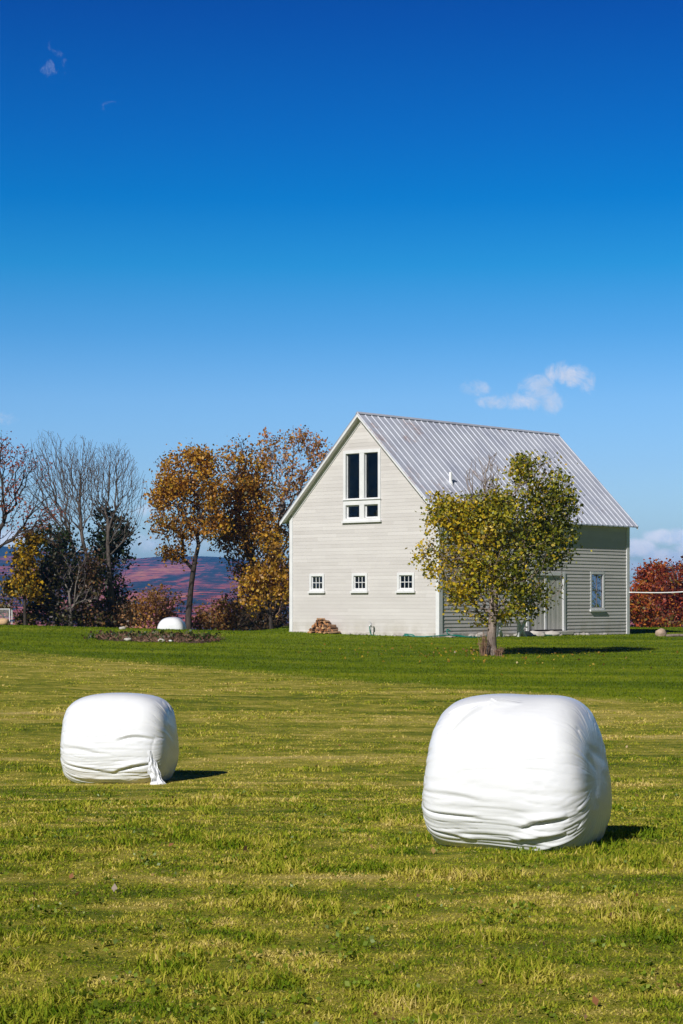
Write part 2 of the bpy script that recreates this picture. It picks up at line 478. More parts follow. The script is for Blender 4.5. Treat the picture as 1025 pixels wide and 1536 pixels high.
def vnoise(x, y, s, seed):
    r_ = np.random.default_rng(seed); T_ = r_.uniform(0, 1, (257, 257))
    u = (x * s) % 256; v = (y * s) % 256
    i = u.astype(int); j = v.astype(int); fu = u - i; fv = v - j
    fu = fu * fu * (3 - 2 * fu); fv = fv * fv * (3 - 2 * fv)
    return (T_[i, j] * (1 - fu) + T_[i + 1, j] * fu) * (1 - fv) + (T_[i, j + 1] * (1 - fu) + T_[i + 1, j + 1] * fu) * fv


def blades(name, x, y, length, width, lean, mat):
    n = len(x)
    z = ground(x, y) - .006
    th = rng.uniform(0, 2 * np.pi, n); ph = rng.uniform(0, 2 * np.pi, n)
    base = np.stack([x, y, z], -1)
    side = np.stack([np.cos(th), np.sin(th), np.zeros(n)], -1) * (width / 2)[:, None]
    dirh = np.stack([np.cos(ph), np.sin(ph), np.zeros(n)], -1)
    up = np.array([0, 0, 1.])
    l1 = np.where(lean > 1.2, lean, lean * .6); l2 = np.where(lean > 1.2, lean + .08, np.minimum(lean * 1.5, 1.75))
    mid = base + (dirh * np.sin(l1)[:, None] + up * np.cos(l1)[:, None]) * (length * .5)[:, None]
    tip = mid + (dirh * np.sin(l2)[:, None] + up * np.cos(l2)[:, None]) * (length * .5)[:, None]
    V = np.stack([base - side, base + side, mid + side * .8, mid - side * .8, tip], 1).reshape(-1, 3)
    b = (np.arange(n) * 5)[:, None]
    fl = np.concatenate([b + np.array([0, 1, 2, 3]), b + np.array([3, 2, 4])], 1)
    litter = (lean > 1.2)
    rnd = np.clip(.45 + .9 * (.5 * vnoise(x, y, 5.5, 11) + .5 * vnoise(x, y, 13., 12) - .5) + rng.normal(0, .20, n), 0, 1)
    tint = np.repeat(np.stack([rnd, rng.uniform(0, 1, n), litter * 1.], -1), 2, 0)
    return npmesh(name, V, fl, np.tile([4, 3], n), mat, tint=tint)


def scatter(n, d0, d1, half=.34):
    D = d0 * (d1 / d0) ** rng.uniform(0, 1, n)
    return rng.uniform(-half, half, n) * D, D


x, y = scatter(880000, 6.6, 62)
k = edge_val(x, y) < 49.2 + rng.normal(0, .7, len(x)); x, y = x[k], y[k]
tuft = .5 * vnoise(x, y, 1.3, 1) + .5 * vnoise(x, y, 4.5, 2)
k = rng.uniform(0, 1, len(x)) < .30 + 1.2 * tuft + .4 * sstep(15, 32, y); x, y, tuft = x[k], y[k], tuft[k]
n = len(x)
litter = rng.uniform(0, 1, n) < .27
L = np.where(litter, rng.uniform(.03, .11, n), (.018 + .046 * tuft ** 1.6 + .055 * sstep(.66, .80, vnoise(x, y, 2.1, 21))) * rng.uniform(.5, 1.5, n)) * .8 * (1 - .35 * sstep(15, 32, y))
W = .0042 + .00046 * y * rng.uniform(.7, 1.3, n) * np.where(litter, .5, 1.1)
lean = np.where(litter, rng.uniform(1.25, 1.5, n), np.clip(rng.normal(.8, .34, n), .05, 1.18))
g1 = blades('field_grass', x, y, L, W, lean, M['field_blade']); tag(g1, 'olive and straw coloured mown hay grass round the bales', 'grass', kind='stuff')

x, y = scatter(320000, 36, 112, .34)
k = (edge_val(x, y) > 49.2 + rng.normal(0, .7, len(x))); x, y = x[k], y[k]
BC = np.array([3.797, 77.62]); yaw = R(41.38)
bg = np.array([-math.cos(yaw), math.sin(yaw)]); bs = np.array([math.sin(yaw), math.cos(yaw)])
BW, BL = 7.9, 13.34
tt = (x - BC[0]) * bg[0] + (y - BC[1]) * bg[1]; ss = (x - BC[0]) * bs[0] + (y - BC[1]) * bs[1]
k = ~((tt > 0) & (tt < BW) & (ss > 0) & (ss < BL)); x, y = x[k], y[k]
n = len(x)
g2 = blades('lawn_grass', x, y, rng.uniform(.03, .065, n), .004 + .00032 * y, np.clip(rng.normal(.6, .3, n), .05, 1.3), M['lawn_blade'])
tag(g2, 'short green lawn grass in front of the barn', 'grass', kind='stuff')

# clover and stray weeds in the stubble, a few blown leaves
cxy = [(random.uniform(-.24, .24) * d_, d_) for d_ in (6.9 * (24 / 6.9) ** random.random() for _ in range(420))]
cc_ = []
for a_, b_ in cxy:
    for _ in range(random.randint(3, 14)):
        x_, y_ = a_ + random.gauss(0, .06), b_ + random.gauss(0, .06); cc_.append((x_, y_, gz(x_, y_) + random.uniform(.012, .05)))
CLOVER = np.array(cc_)
lxy = [(random.uniform(-.24, .24) * d_, d_) for d_ in (6.9 * (34 / 6.9) ** random.random() for _ in range(110))]
BLOWN = np.array([(a_, b_, gz(a_, b_) + .03) for a_, b_ in lxy])
# ------------------------------------------------------------------ barn
C2 = Vector((BC[0], BC[1], 0)); g3 = Vector((bg[0], bg[1], 0)); s3 = Vector((bs[0], bs[1], 0))
ng = -s3; ns = -g3


def GA(t, o, z): return C2 + g3 * t + ng * o + Vector((0, 0, z))
def SI(s, o, z): return C2 + s3 * s + ns * o + Vector((0, 0, z))
def GB(t, o, z): return C2 + s3 * BL + g3 * t - ng * o + Vector((0, 0, z))   # far gable
def SB(s, o, z): return C2 + g3 * BW + s3 * s - ns * o + Vector((0, 0, z))   # far side


def t_px(px):
    k = (px - 512.5) / F
    return (BC[0] - BC[1] * k) / (-bg[0] + bg[1] * k)


def s_px(px):
    k = (px - 512.5) / F
    return (BC[0] - BC[1] * k) / (bs[1] * k - bs[0])


def z_g(t, row): return EYE + (YH - row) / F * (BC[1] + bg[1] * t)
def z_s(s, row): return EYE + (YH - row) / F * (BC[1] + bs[1] * s)


RT = EYE + 7.595                    # ridge top
OE, OR_ = .32, .31                  # eave and rake overhangs
KS = 1.002                          # roof slope
HALF = BW / 2
def rtop(t): return RT - abs(t - HALF) * KS
SLAB = .12                          # roof thickness, measured plumb
def rund(t): return rtop(t) - SLAB

barn = empty('barn', GA(0, 0, EYE - 1.35), 'pale grey clapboard barn with a ribbed steel roof and white trim', 'barn')
ZB = EYE - 1.22


def clap(fn, length, z0, ztop, holes, topfn=None, exp=.145, lap=.006):
    """lapped boards; holes = (a0,a1,z0,z1)"""
    mb = MB(); zz = z0
    zs = [h[2] for h in holes] + [h[3] for h in holes]
    kk = math.floor((z0 + 10) / exp)
    while zz < ztop - 1e-4:
        zn = (kk + 1) * exp - 10; zn = min(zn, ztop)
        zlo = kk * exp - 10
        kk += 1
        cuts = sorted({zz, zn} | {c for c in zs if zz + 1e-4 < c < zn - 1e-4})
        for c0, c1 in zip(cuts[:-1], cuts[1:]):
            zm = (c0 + c1) / 2
            if topfn is None: spans = [(0., length, 0., length)]
            else:
                l0, r0 = topfn(c0); l1, r1 = topfn(c1)
                if r0 - l0 < .02: continue
                spans = [(l0, r0, l1, max(r1, l1))]
            for a0, a1, b0, b1 in spans:
                hs = sorted([h for h in holes if h[2] < zm < h[3]])
                segs = []; ca, cb = a0, b0
                for h in hs:
                    segs.append((ca, h[0], cb, h[0])); ca = cb = h[1]
                segs.append((ca, a1, cb, b1))
                for p0, p1, q0, q1 in segs:
                    o0 = lap * (1 - (c0 - zlo) / exp) + .004; o1 = lap * (1 - (c1 - zlo) / exp) + .004
                    # split long boards in lengths with hairline end joints
                    mb.add([fn(p0, o0, c0), fn(p1, o0, c0), fn(q1, o1, c1), fn(q0, o1, c1)], [(0, 1, 2, 3)])
                    if abs(c0 - zlo) < 1e-3:
                        mb.add([fn(p0, 0, c0), fn(p1, 0, c0), fn(p1, o0, c0), fn(p0, o0, c0)], [(0, 1, 2, 3)])
        zz = zn
    return mb


# openings on the gable
sw = []
for pa, pb in ((465.5, 487.5), (529.0, 552.0), (597.0, 622.5)):
    t1, t0 = t_px(pa), t_px(pb); sw.append((t0, t1, EYE + .37, EYE + 1.16))
bt1, bt0 = t_px(516.2), t_px(572.0); btc = (bt0 + bt1) / 2
bz0, bz1 = z_g(btc, 781), z_g(btc, 674.6)
holes_g = [(a + .09, b - .09, c + .09, d - .09) for a, b, c, d in sw] + [(bt0 + .1, bt1 - .1, bz0 + .1, bz1 - .1)]
def gable_span(z):
    h = (RT - SLAB + .02 - z) / KS
    return (max(0, HALF - h), min(BW, HALF + h))
GT = RT - SLAB
gw = clap(GA, BW, ZB, GT, holes_g, gable_span)
go_ = gw.build('gable_wall', M['siding'], barn); tag(go_, 'sunlit gable wall of pale grey clapboards')
# side openings: window and door
s0, s1 = s_px(885.2), s_px(906.2); wz0, wz1 = z_s((s0 + s1) / 2, 914.5), z_s((s0 + s1) / 2, 857.5)
d0, d1 = s_px(789), s_px(847.0); dz0, dz1 = z_s((d0 + d1) / 2, 946), z_s((d0 + d1) / 2, 858)
ST = rund(0) + .03
sw_ = clap(SI, BL, EYE - 1.42, ST, [(s0 + .09, s1 - .09, wz0 + .09, wz1 - .09), (d0 + .1, d1 - .1, EYE - 1.5, dz1 - .1)], lap=.021)
so_ = sw_.build('side_wall', M['siding'], barn)
bw = clap(GB, BW, EYE - 1.5, GT, [], gable_span); bw.build('gable_wall', M['siding'], barn)
fw = clap(SB, BL, EYE - 1.42, ST, []); fw.build('side_wall', M['siding'], barn)

# foundation, top dropping towards the far corner
mb = MB()
def fquad(fn, L_, za, zb, o=.045):
    pts = []
    for a_, zt in ((0 - .02, za), (L_ + .02, zb)):
        for oo in (-.2, o): pts.append((a_, oo, zt))
    A0, A1 = -.045, L_ + .045
    mb.hexa([fn(A0, -.2, EYE - 2.2), fn(A1, -.2, EYE - 2.2), fn(A1, o, EYE - 2.2), fn(A0, o, EYE - 2.2),
             fn(A0, -.2, za), fn(A1, -.2, zb), fn(A1, o, zb), fn(A0, o, za)])
fquad(GA, BW, EYE - 1.215, EYE - 1.20); fquad(SI, BL, EYE - 1.215, EYE - 1.40, .047)
fquad(GB, BW, EYE - 1.40, EYE - 1.40, .043); fquad(SB, BL, EYE - 1.2, EYE - 1.4, .041)
mb.build('foundation', M['concrete'], barn)

# corner boards
def corner(fa, aa, fb, ab, z0, z1):
    mb = MB(); w = .17
    for fn, a_, sg in ((fa, *aa), (fb, *ab)):
        lo, hi = (a_, a_ + w * sg) if sg > 0 else (a_ + w * sg, a_)
        mb.box(fn, lo, hi, .0, .05, z0, z1)
    return mb
corner(GA, (-.05, 1), SI, (0.0, 1), EYE - 1.30, rund(0) - .002).build('corner_board', M['trim'], barn)
corner(GA, (BW, -1), SB, (0.0, 1), EYE - 1.235, rund(0) - .002).build('corner_board', M['trim'], barn)
corner(SI, (BL, -1), GB, (-.05, 1), EYE - 1.44, rund(0) - .002).build('corner_board', M['trim'], barn)

# roof: two slopes with standing ribs
roof = MB()
Sa, Sb = -OR_, BL + OR_
def RP(s, t, dz=0.): return C2 + s3 * s + g3 * t + Vector((0, 0, rtop(t) + dz))
for t_e in (-OE, BW + OE):
    sgn = 1 if t_e < 0 else -1
    pts = [RP(Sa, t_e, -.05), RP(Sb, t_e, -.05), RP(Sb, HALF, -.05), RP(Sa, HALF, -.05),
           RP(Sa, t_e), RP(Sb, t_e), RP(Sb, HALF), RP(Sa, HALF)]
    roof.hexa(pts)
    nr = 35
    for i in range(nr + 1):
        sc_ = Sa + .03 + (Sb - Sa - .06) * i / nr
        w0, w1, hh_ = .045, .022, .036
        te2, th2 = t_e - sgn * .012, HALF
        roof.hexa([RP(sc_ - w0, te2, .001), RP(sc_ + w0, te2, .001), RP(sc_ + w0, th2, .001), RP(sc_ - w0, th2, .001),
                   RP(sc_ - w1, te2, hh_), RP(sc_ + w1, te2, hh_), RP(sc_ + w1, th2, hh_), RP(sc_ - w1, th2, hh_)])
roof_o = roof.build('roof', M['roof'], barn)
# ridge cap
mb = MB()
for sg in (-1, 1):
    a_ = [RP(Sa - .01, HALF, .062), RP(Sb + .01, HALF, .062), RP(Sb + .01, HALF + sg * .08, .058), RP(Sa - .01, HALF + sg * .08, .058)]
    b_ = [p - Vector((0, 0, .012)) for p in a_]
    mb.hexa(b_ + a_)
mb.build('ridge_cap', M['roof'], roof_o)
# soffit slab and rake fascia
mb = MB()
for t_e in (-OE + .12, BW + OE - .12):
    mb.hexa([RP(Sa + .03, t_e, -SLAB), RP(Sb - .03, t_e, -SLAB), RP(Sb - .03, HALF, -SLAB), RP(Sa + .03, HALF, -SLAB),
             RP(Sa + .03, t_e, -.053), RP(Sb - .03, t_e, -.053), RP(Sb - .03, HALF, -.053), RP(Sa + .03, HALF, -.053)])
mb.build('soffit', M['soffit'], roof_o)
for sx_, nm in ((Sa, 0), (Sb, 1)):
    for t_e in (-OE, BW + OE):
        mb = MB(); d_ = .027 if nm == 0 else -.027
        mb.hexa([RP(sx_, t_e, -SLAB - .03), RP(sx_ + d_, t_e, -SLAB - .03), RP(sx_ + d_, HALF, -SLAB - .03), RP(sx_, HALF, -SLAB - .03),
                 RP(sx_, t_e, -.054), RP(sx_ + d_, t_e, -.054), RP(sx_ + d_, HALF, -.054), RP(sx_, HALF, -.054)])
        mb.build('rake_board', M['trim'], roof_o)
# frieze boards under the rake on the gable
for sg in (-1, 1):
    mb = MB(); te = 0.12 if sg < 0 else BW - .12
    def fp(t, o, dz): return C2 + g3 * t + ng * o + Vector((0, 0, rund(t) + dz))
    mb.hexa([fp(te, .003, -.19), fp(HALF, .003, -.19), fp(HALF, .042, -.19), fp(te, .042, -.19),
             fp(te, .003, -.004), fp(HALF, .003, -.004), fp(HALF, .042, -.004), fp(te, .042, -.004)])
    mb.build('frieze_board', M['trim'], barn)
# vent pipe on the slope facing right
def on_roof(px, py):
    # point of the right-hand slope seen at a photo pixel
    lo, hi = 60., 110.
    for _ in range(60):
        D = (lo + hi) / 2; q = pt(px, py, D); r_ = q - C2
        t = r_.dot(g3)
        if q.z > rtop(t): lo = D
        else: hi = D
    return pt(px, py, D)
vp = on_roof(676, 724)
mb = MB(); mb.tube([vp - Vector((0, 0, .15)), vp + Vector((0, 0, .42)), vp + Vector((0.0, 0, .425))], [.06, .06, .045], 14)
mb.tube([vp - Vector((0, 0, .12)), vp + Vector((0, 0, .06))], [.13, .075], 14)
mb.build('vent_pipe', M['white_pipe'], roof_o)

# windows
def window(fn, a0, a1, z0, z1, cw, label, muntins_a=(), muntins_z=(), sash=.05, sill_out=.06, mull=None, rail=None, oc=.052, sash_mat=None):
    mb = MB()
    mb.box(fn, a0, a0 + cw, .0, oc, z0, z1); mb.box(fn, a1 - cw, a1, .0, oc, z0, z1)
    mb.box(fn, a0 + cw, a1 - cw, .0, oc + .003, z1 - cw, z1); mb.box(fn, a0 + cw, a1 - cw, .0, oc + .003, z0, z0 + cw * .8)
    i0, i1, j0, j1 = a0 + cw, a1 - cw, z0 + cw * .8, z1 - cw
    dr = -.07 if mull else (-.012 if sash_mat else -.02)                                  # reveal depth
    for q in ((i0 - .02, i0), (i1, i1 + .02)): mb.box(fn, *q, dr - .035, -.001, j0, j1)
    for q in ((j0 - .02, j0), (j1, j1 + .02)): mb.box(fn, i0, i1, dr - .05, -.001, *q)
    cells = [(i0, i1, j0, j1)]
    if mull or rail:
        mw = mull; rz0, rz1 = rail
        c = (i0 + i1) / 2
        mb.box(fn, c - mw / 2, c + mw / 2, dr - .04, oc - .004, j0, rz0); mb.box(fn, c - mw / 2, c + mw / 2, dr - .04, oc - .004, rz1, j1)
        mb.box(fn, i0, i1, dr - .04, oc - .002, rz0, rz1)
        mb.box(fn, a0 - .03, a1 + .03, oc + .004, oc + .05, rz1 - .06, rz1 - .03)
        cells = [(i0, c - mw / 2, rz1, j1), (c + mw / 2, i1, rz1, j1), (i0, c - mw / 2, j0, rz0), (c + mw / 2, i1, j0, rz0)]
    glass = []; mw_ = mb
    if sash_mat: mb = MB()
    for n_, (p0, p1, q0, q1) in enumerate(cells):
        s_ = sash if (not mull or n_ >= 2) else .018
        mb.box(fn, p0, p0 + s_, dr - .03, dr + .012, q0, q1); mb.box(fn, p1 - s_, p1, dr - .03, dr + .012, q0, q1)
        mb.box(fn, p0 + s_, p1 - s_, dr - .03, dr + .010, q0, q0 + s_); mb.box(fn, p0 + s_, p1 - s_, dr - .03, dr + .010, q1 - s_, q1)
        glass.append((p0 + s_, p1 - s_, q0 + s_, q1 - s_))
    p0, p1, q0, q1 = glass[0]
    if not mull:
        for fa_ in muntins_a:
            c = p0 + (p1 - p0) * fa_; mb.box(fn, c - .012, c + .012, dr - .025, dr + .008, q0, q1)
        for fz_, wz_ in muntins_z:
            c = q0 + (q1 - q0) * fz_; mb.box(fn, p0, p1, dr - .024, dr + .009, c - wz_, c + wz_)
    w = mw_.build('window', M['trim'], barn); w['label'] = label
    if sash_mat: mb.build('sash', sash_mat, w)
    for p0, p1, q0, q1 in glass:
        mb = MB(); mb.box(fn, p0 - .004, p1 + .004, dr - .022, dr - .016, q0 - .004, q1 + .004); mb.build('pane', M['glass'], w)
    mb = MB(); mb.box(fn, a0 - .05, a1 + .05, .0, oc + sill_out, z0 - .075, z0 - .002); mb.build('sill', M['trim'], w)
    return w

for i, (a_, b_, c_, d_) in enumerate(sw):
    window(GA, a_, b_, c_ + .07, d_, .10, ('small six pane window nearest the front corner', 'small six pane window in the middle of the gable', 'small six pane window above the woodpile')[2 - i],
           (1 / 3, 2 / 3), ((.5, .013),), .035)
rz0, rz1 = z_g(btc, 757.0), z_g(btc, 747.5)
window(GA, bt0, bt1, bz0, bz1, .13, 'tall four pane window high in the gable', mull=.25, rail=(rz0, rz1), sash=.05)
window(SI, s0, s1, wz0, wz1, .11, 'narrow double hung window in the shaded side wall', (.5,), ((.5, .02),), .03, oc=.03, sash_mat=M['sash'])
# two laths standing inside the lower panes
for px in (533.5, 559.5):
    t_ = t_px(px); mb = MB(); mb.box(GA, t_ - .035, t_ + .035, -.30, -.25, bz0 - .3, bz0 + .42); mb.build('lath', M['tan_wood'], barn)
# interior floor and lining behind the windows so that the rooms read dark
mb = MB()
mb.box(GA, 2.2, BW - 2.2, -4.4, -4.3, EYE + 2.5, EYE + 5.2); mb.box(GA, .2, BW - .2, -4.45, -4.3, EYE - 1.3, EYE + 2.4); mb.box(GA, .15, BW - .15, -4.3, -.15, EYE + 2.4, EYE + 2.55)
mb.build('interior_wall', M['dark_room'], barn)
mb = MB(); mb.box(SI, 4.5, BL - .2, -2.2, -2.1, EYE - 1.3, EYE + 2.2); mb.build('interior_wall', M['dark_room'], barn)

# sliding door, two leaves of upright boards
mb = MB()
dl = d0 + .14; dm = s_px(818.5); dr_ = d1 - .14
zdb = z_s((d0 + d1) / 2, 944.5)
for a_, b_ in ((dl, dm - .02), (dm + .02, dr_)):
    nb = 7; w_ = (b_ - a_) / nb
    for i in range(nb):
        mb.box(SI, a_ + i * w_ + .006, a_ + (i + 1) * w_ - .006, -.05, -.012 + .004 * (i % 2), zdb, dz1 - .12)
mb.box(SI, dl, dr_, -.09, -.055, zdb, dz1 - .1)
dp = mb.build('door', M['door'], barn)
mb = MB(); mb.box(SI, dm - .06, dm + .06, -.009, .016, zdb + .01, dz1 - .12); mb.build('door_stile', M['trim'], dp)
mb = MB()
mb.box(SI, d0, d0 + .15, .0, .055, zdb - .05, dz1); mb.box(SI, d1 - .15, d1, .0, .055, zdb - .05, dz1)
mb.box(SI, d0 + .15, d1 - .15, .0, .053, dz1 - .14, dz1)
mb.build('door_trim', M['trim'], barn)
mb = MB(); mb.box(SI, d0 - .05, d1 + .05, .05, .45, zdb - .22, zdb - .06); mb.build('door_step', M['concrete'], barn, bevel=.02)

# ------------------------------------------------------------------ bales
def bale(loc, axis_deg, a_, Rr, seed, label, nth=400, nph=180, creases=(), n_prof=3.9, tail=False, group='white film wrapped hay bales on the grass', tilt=0., amp=1., taper=.035):
    """round bale on its side; local x is the axis, theta 0 faces the viewer, 90 up"""
    th = np.linspace(0, 2 * np.pi, nth, endpoint=False); ph = np.linspace(-np.pi / 2 + .012, np.pi / 2 - .012, nph)
    TH, PH = np.meshgrid(th, ph)
    sp_ = np.sign(np.sin(PH)) * np.abs(np.sin(PH)) ** (2 / n_prof); cp_ = np.abs(np.cos(PH)) ** (2 / n_prof)
    e = 2 / 2.45
    cy = np.sign(np.cos(TH)) * np.abs(np.cos(TH)) ** e; cz = np.sign(np.sin(TH)) * np.abs(np.sin(TH)) ** e
    Xl = a_ * sp_; Rl = Rr * cp_
    thd = (np.degrees(TH) + 180) % 360 - 180
    nzv = np.zeros_like(TH)
    for j in range(nph):
        for i in range(nth):
            c_, s_ = math.cos(th[i]), math.sin(th[i]); xx = Xl[j, i]
            v = Vector((xx * 1.6, c_ * 1.3 * Rl[j, i] / Rr, s_ * 1.3 * Rl[j, i] / Rr + seed * 3.7))
            d = .030 * mn.noise(v)
            side = min(1., Rl[j, i] / Rr * 1.15)
            # long folds running along the axis, strongest low on the sides
            low = 1 / (1 + math.exp((s_ + .12) * 7)) * side ** 3
            w1 = mn.noise(Vector((xx * .9 + seed, math.degrees(th[i]) * .17 + .35 * mn.noise(Vector((xx * 2, seed, 1.)))*2, 2.)))
            d += low * (.008 * w1 - .009 * math.exp(-(w1 / .06) ** 2))
            mid = math.exp(-((s_ - .1) / .5) ** 2) * side ** 3
            w2 = mn.noise(Vector((xx * .8 - seed, math.degrees(th[i]) * .16, 9.)))
            d += mid * (.003 * w2 - .006 * math.exp(-(w2 / .035) ** 2))
            # gathers round the rim and on the end
            rim = math.exp(-((abs(PH[j, i]) - 1.0) / .28) ** 2)
            w3 = mn.noise(Vector((math.degrees(th[i]) * .10, abs(PH[j, i]) * 1.2 + seed, 5. * (1 if xx > 0 else -1))))
            d += rim * (.010 * w3 - .010 * math.exp(-(w3 / .07) ** 2))
            w4 = mn.noise(Vector((c_ * Rl[j, i] * 3 + 2 * s_ * Rl[j, i], s_ * Rl[j, i] * 9 - 4 * c_ * Rl[j, i], 4 + seed)))
            d += .007 * w4 * (1 - side) * 2
            nzv[j, i] = d * amp
    # drawn folds: polylines in (x, theta deg)
    for (x0_, t0_, x1_, t1_, wd, dp_) in creases:
        arc = thd * np.pi / 180 * Rr; q0 = np.array([x0_, math.radians(t0_) * Rr]); q1 = np.array([x1_, math.radians(t1_) * Rr])
        dd = q1 - q0; Ld = np.dot(dd, dd)
        u = np.clip(((Xl - q0[0]) * dd[0] + (arc - q0[1]) * dd[1]) / Ld, 0, 1)
        bow = .03 * np.sin(u * np.pi)
        dx = Xl - (q0[0] + u * dd[0]); dy = arc - (q0[1] + u * dd[1]) - bow
        dist = np.hypot(dx, dy); fade = np.sin(np.clip(u, .0, 1) * np.pi) ** .5
        sgn_ = np.sign(dx * -dd[1] + dy * dd[0])
        nzv += (-dp_ * np.exp(-(dist / wd) ** 2) + dp_ * .8 * np.exp(-((dist - 1.8 * wd) / (1.5 * wd)) ** 2) * (sgn_ > 0)) * fade
    Rn = Rl + nzv * np.clip(Rl / Rr * 1.4, 0, 1)
    Xn = Xl + np.sign(Xl) * nzv * np.clip(1 - Rl / Rr, 0, 1) * 1.2
    Yl = -cy * Rn; Zl = cz * Rn
    # bottom settled flat, belly sagging outwards
    zb = -.86 * Rr
    Zl = np.where(Zl < zb, zb + (Zl - zb) * .12, Zl)
    k_ = 1 + .06 * np.clip((.15 * Rr - Zl) / Rr, 0, 1); k_ -= .05 * np.clip(Zl / Rr, 0, 1)
    Yl = Yl * k_; Xn = Xn * (1 + taper * np.clip(-Zl / Rr, -1.3, .35))
    zmin = Zl.min()
    V = np.stack([Xn, Yl, Zl - zmin], -1).reshape(-1, 3)
    V = np.concatenate([V, [[Xn[0].mean(), 0, -zmin], [Xn[-1].mean(), 0, -zmin]]])
    fs = []; sizes = []
    for j in range(nph - 1):
        b0 = j * nth
        for i in range(nth):
            i2 = (i + 1) % nth
            fs += [b0 + i, b0 + nth + i, b0 + nth + i2, b0 + i2]; sizes.append(4)
    c0_, c1_ = nph * nth, nph * nth + 1
    for i in range(nth):
        i2 = (i + 1) % nth
        fs += [c0_, i, i2]; sizes.append(3)
        fs += [c1_, (nph - 1) * nth + i2, (nph - 1) * nth + i]; sizes.append(3)
    o = npmesh('hay_bale', V, fs, sizes, M['film'], smooth=True)
    o.location = loc; o.rotation_euler = (0, R(tilt), R(axis_deg))
    tag(o, label, 'hay bale', group)
    if tail:
        nu, nv = 30, 44; Vt = []
        for j in range(nv):
            v = j / (nv - 1)
            wdt = .012 + .055 * v ** .7 + .03 * mn.noise(Vector((v * 5, .5, 4.)))
            for i in range(nu):
                u = i / (nu - 1) * 2 - 1
                q_ = Vector((u * 2.2 + 2.2 * v, v * 5.0, 3.3))
                pl = (.040 * mn.noise(q_) + .026 * mn.noise(q_ * 2.3)) * (.3 + v)
                zz_ = .46 * (1 - v) + .012 + .05 * v * mn.noise(Vector((u * 1.7, 2., 5.)))
                xx = a_ * (.80 + .13 * v) + u * wdt + .10 * v ** 4 * (u > -.6) + .03 * mn.noise(Vector((v * 3, u, 1.)))
                bul = (.15 * Rr - (zz_ - Rr * .86)) / Rr
                yy = -Rr * (.83 - .05 * u - .16 * (xx / a_ - .8)) * (1 + .05 * max(0, bul)) - .012 - pl - .05 * v ** 2 - .02 * (1 - abs(u))
                Vt.append((xx, yy, max(.006, zz_ + .03 * v * mn.noise(Vector((u * 2.5, v * 2, 7.))))))
        f2 = []
        for j in range(nv - 1):
            for i in range(nu - 1): f2 += [j * nu + i, j * nu + i + 1, (j + 1) * nu + i + 1, (j + 1) * nu + i]
        tl = npmesh('film_tail', np.array(Vt), f2, [4] * (len(f2) // 4), M['film'], smooth=True)
        tl.parent = o
        sd = tl.modifiers.new('solid', 'SOLIDIFY'); sd.thickness = .004
    return o

q = pt(779, 1262, 16.8); bx, by = q.x, 16.95
bale((bx, by, gz(bx, by) - .03), -21, .71, .69, 1.3, 'large white wrapped bale at right, nearest the viewer', taper=.10, n_prof=4.6, creases=[
    (.0, 80, -.48, 30, .016, .050), (.04, 86, -.22, 58, .013, .035), (-.12, 70, -.52, 52, .014, .025), (.20, -28, .58, -22, .024, .036), (.10, -42, .56, -36, .026, .036), (.30, -52, .62, -46, .022, .03),
    (-.62, -20, .1, -26, .016, .014), (-.6, -38, -.2, -44, .018, .02), (-.60, -6, .0, -12, .014, .010)])
q = pt(180, 1172, 26.0); bx, by = q.x, 26.0
bale((bx, by, gz(bx, by) - .03), -11, .715, .625, 4.1, 'white wrapped bale at left with a torn flap of film at its corner', tail=True, creases=[
    (-.66, -4, .05, -10, .016, .012), (.15, 2, .62, 4, .018, .025), (-.62, -24, .2, -34, .020, .018), (.1, -30, .6, -22, .024, .035), (-.5, -44, .4, -48, .02, .02)])
bx, by = pt(258, 925, 89).x, 89.0
bale((bx, by, EYE + (YH - 924.5) / F * 88.5 - 1.22), 84, .62, .63, 8.2, 'distant white bale half hidden behind the grassy rise', nth=120, nph=80, amp=.35)

# ------------------------------------------------------------------ trees
def grow(path, att, bf=.35, down=1.2, seg=.28, wob=.05):
    """greedy tree: every attractor joins the node with the least distance + bf * path length"""
    P = [np.array(p, float) for p in path]; par = [-1] + list(range(len(P) - 1))
    pl = [0.]
    for i in range(1, len(P)): pl.append(pl[-1] + np.linalg.norm(P[i] - P[i - 1]))
    att = np.array(att, float); n = len(att)
    best = np.full(n, 1e9); bi = np.zeros(n, int); done = np.zeros(n, bool)

    def upd(k):
        d = np.linalg.norm(att - P[k], axis=1)
        c = d + bf * pl[k] + down * np.maximum(0, P[k][2] - att[:, 2] - .05 * d)
        m = c < best; best[m] = c[m]; bi[m] = k
    f0 = 1 if len(P) > 1 else 0
    for k in range(max(f0, len(P) // 3), len(P)): upd(k)
    term = []
    for _ in range(n):
        c = np.where(done, 1e9, best); i = int(np.argmin(c)); done[i] = True
        k = bi[i]; a = P[k]; b = att[i]; L_ = np.linalg.norm(b - a); ns_ = max(1, int(L_ / seg)); prev = k
        for s_ in range(1, ns_ + 1):
            f = s_ / ns_; q = a + (b - a) * f
            if s_ < ns_: q = q + rng.normal(0, wob, 3) * min(1, L_) + np.array([0, 0, -.06 * L_ * math.sin(f * math.pi)]) 
            P.append(q); par.append(prev); pl.append(pl[prev] + np.linalg.norm(q - P[prev])); prev = len(P) - 1
            upd(prev)
        term.append(prev)
    return np.array(P), np.array(par), term


def limbs(P, par, r_tip, r_base, exp=.46, npath=0):
    n = len(P); cnt = np.zeros(n)
    kids = np.zeros(n, int)
    for i in range(1, n): kids[par[i]] += 1
    cnt[kids == 0] = 1
    for i in range(n - 1, 0, -1): cnt[par[i]] += cnt[i]
    rad = r_tip * cnt ** exp
    rad = np.minimum(rad, r_base)
    return rad


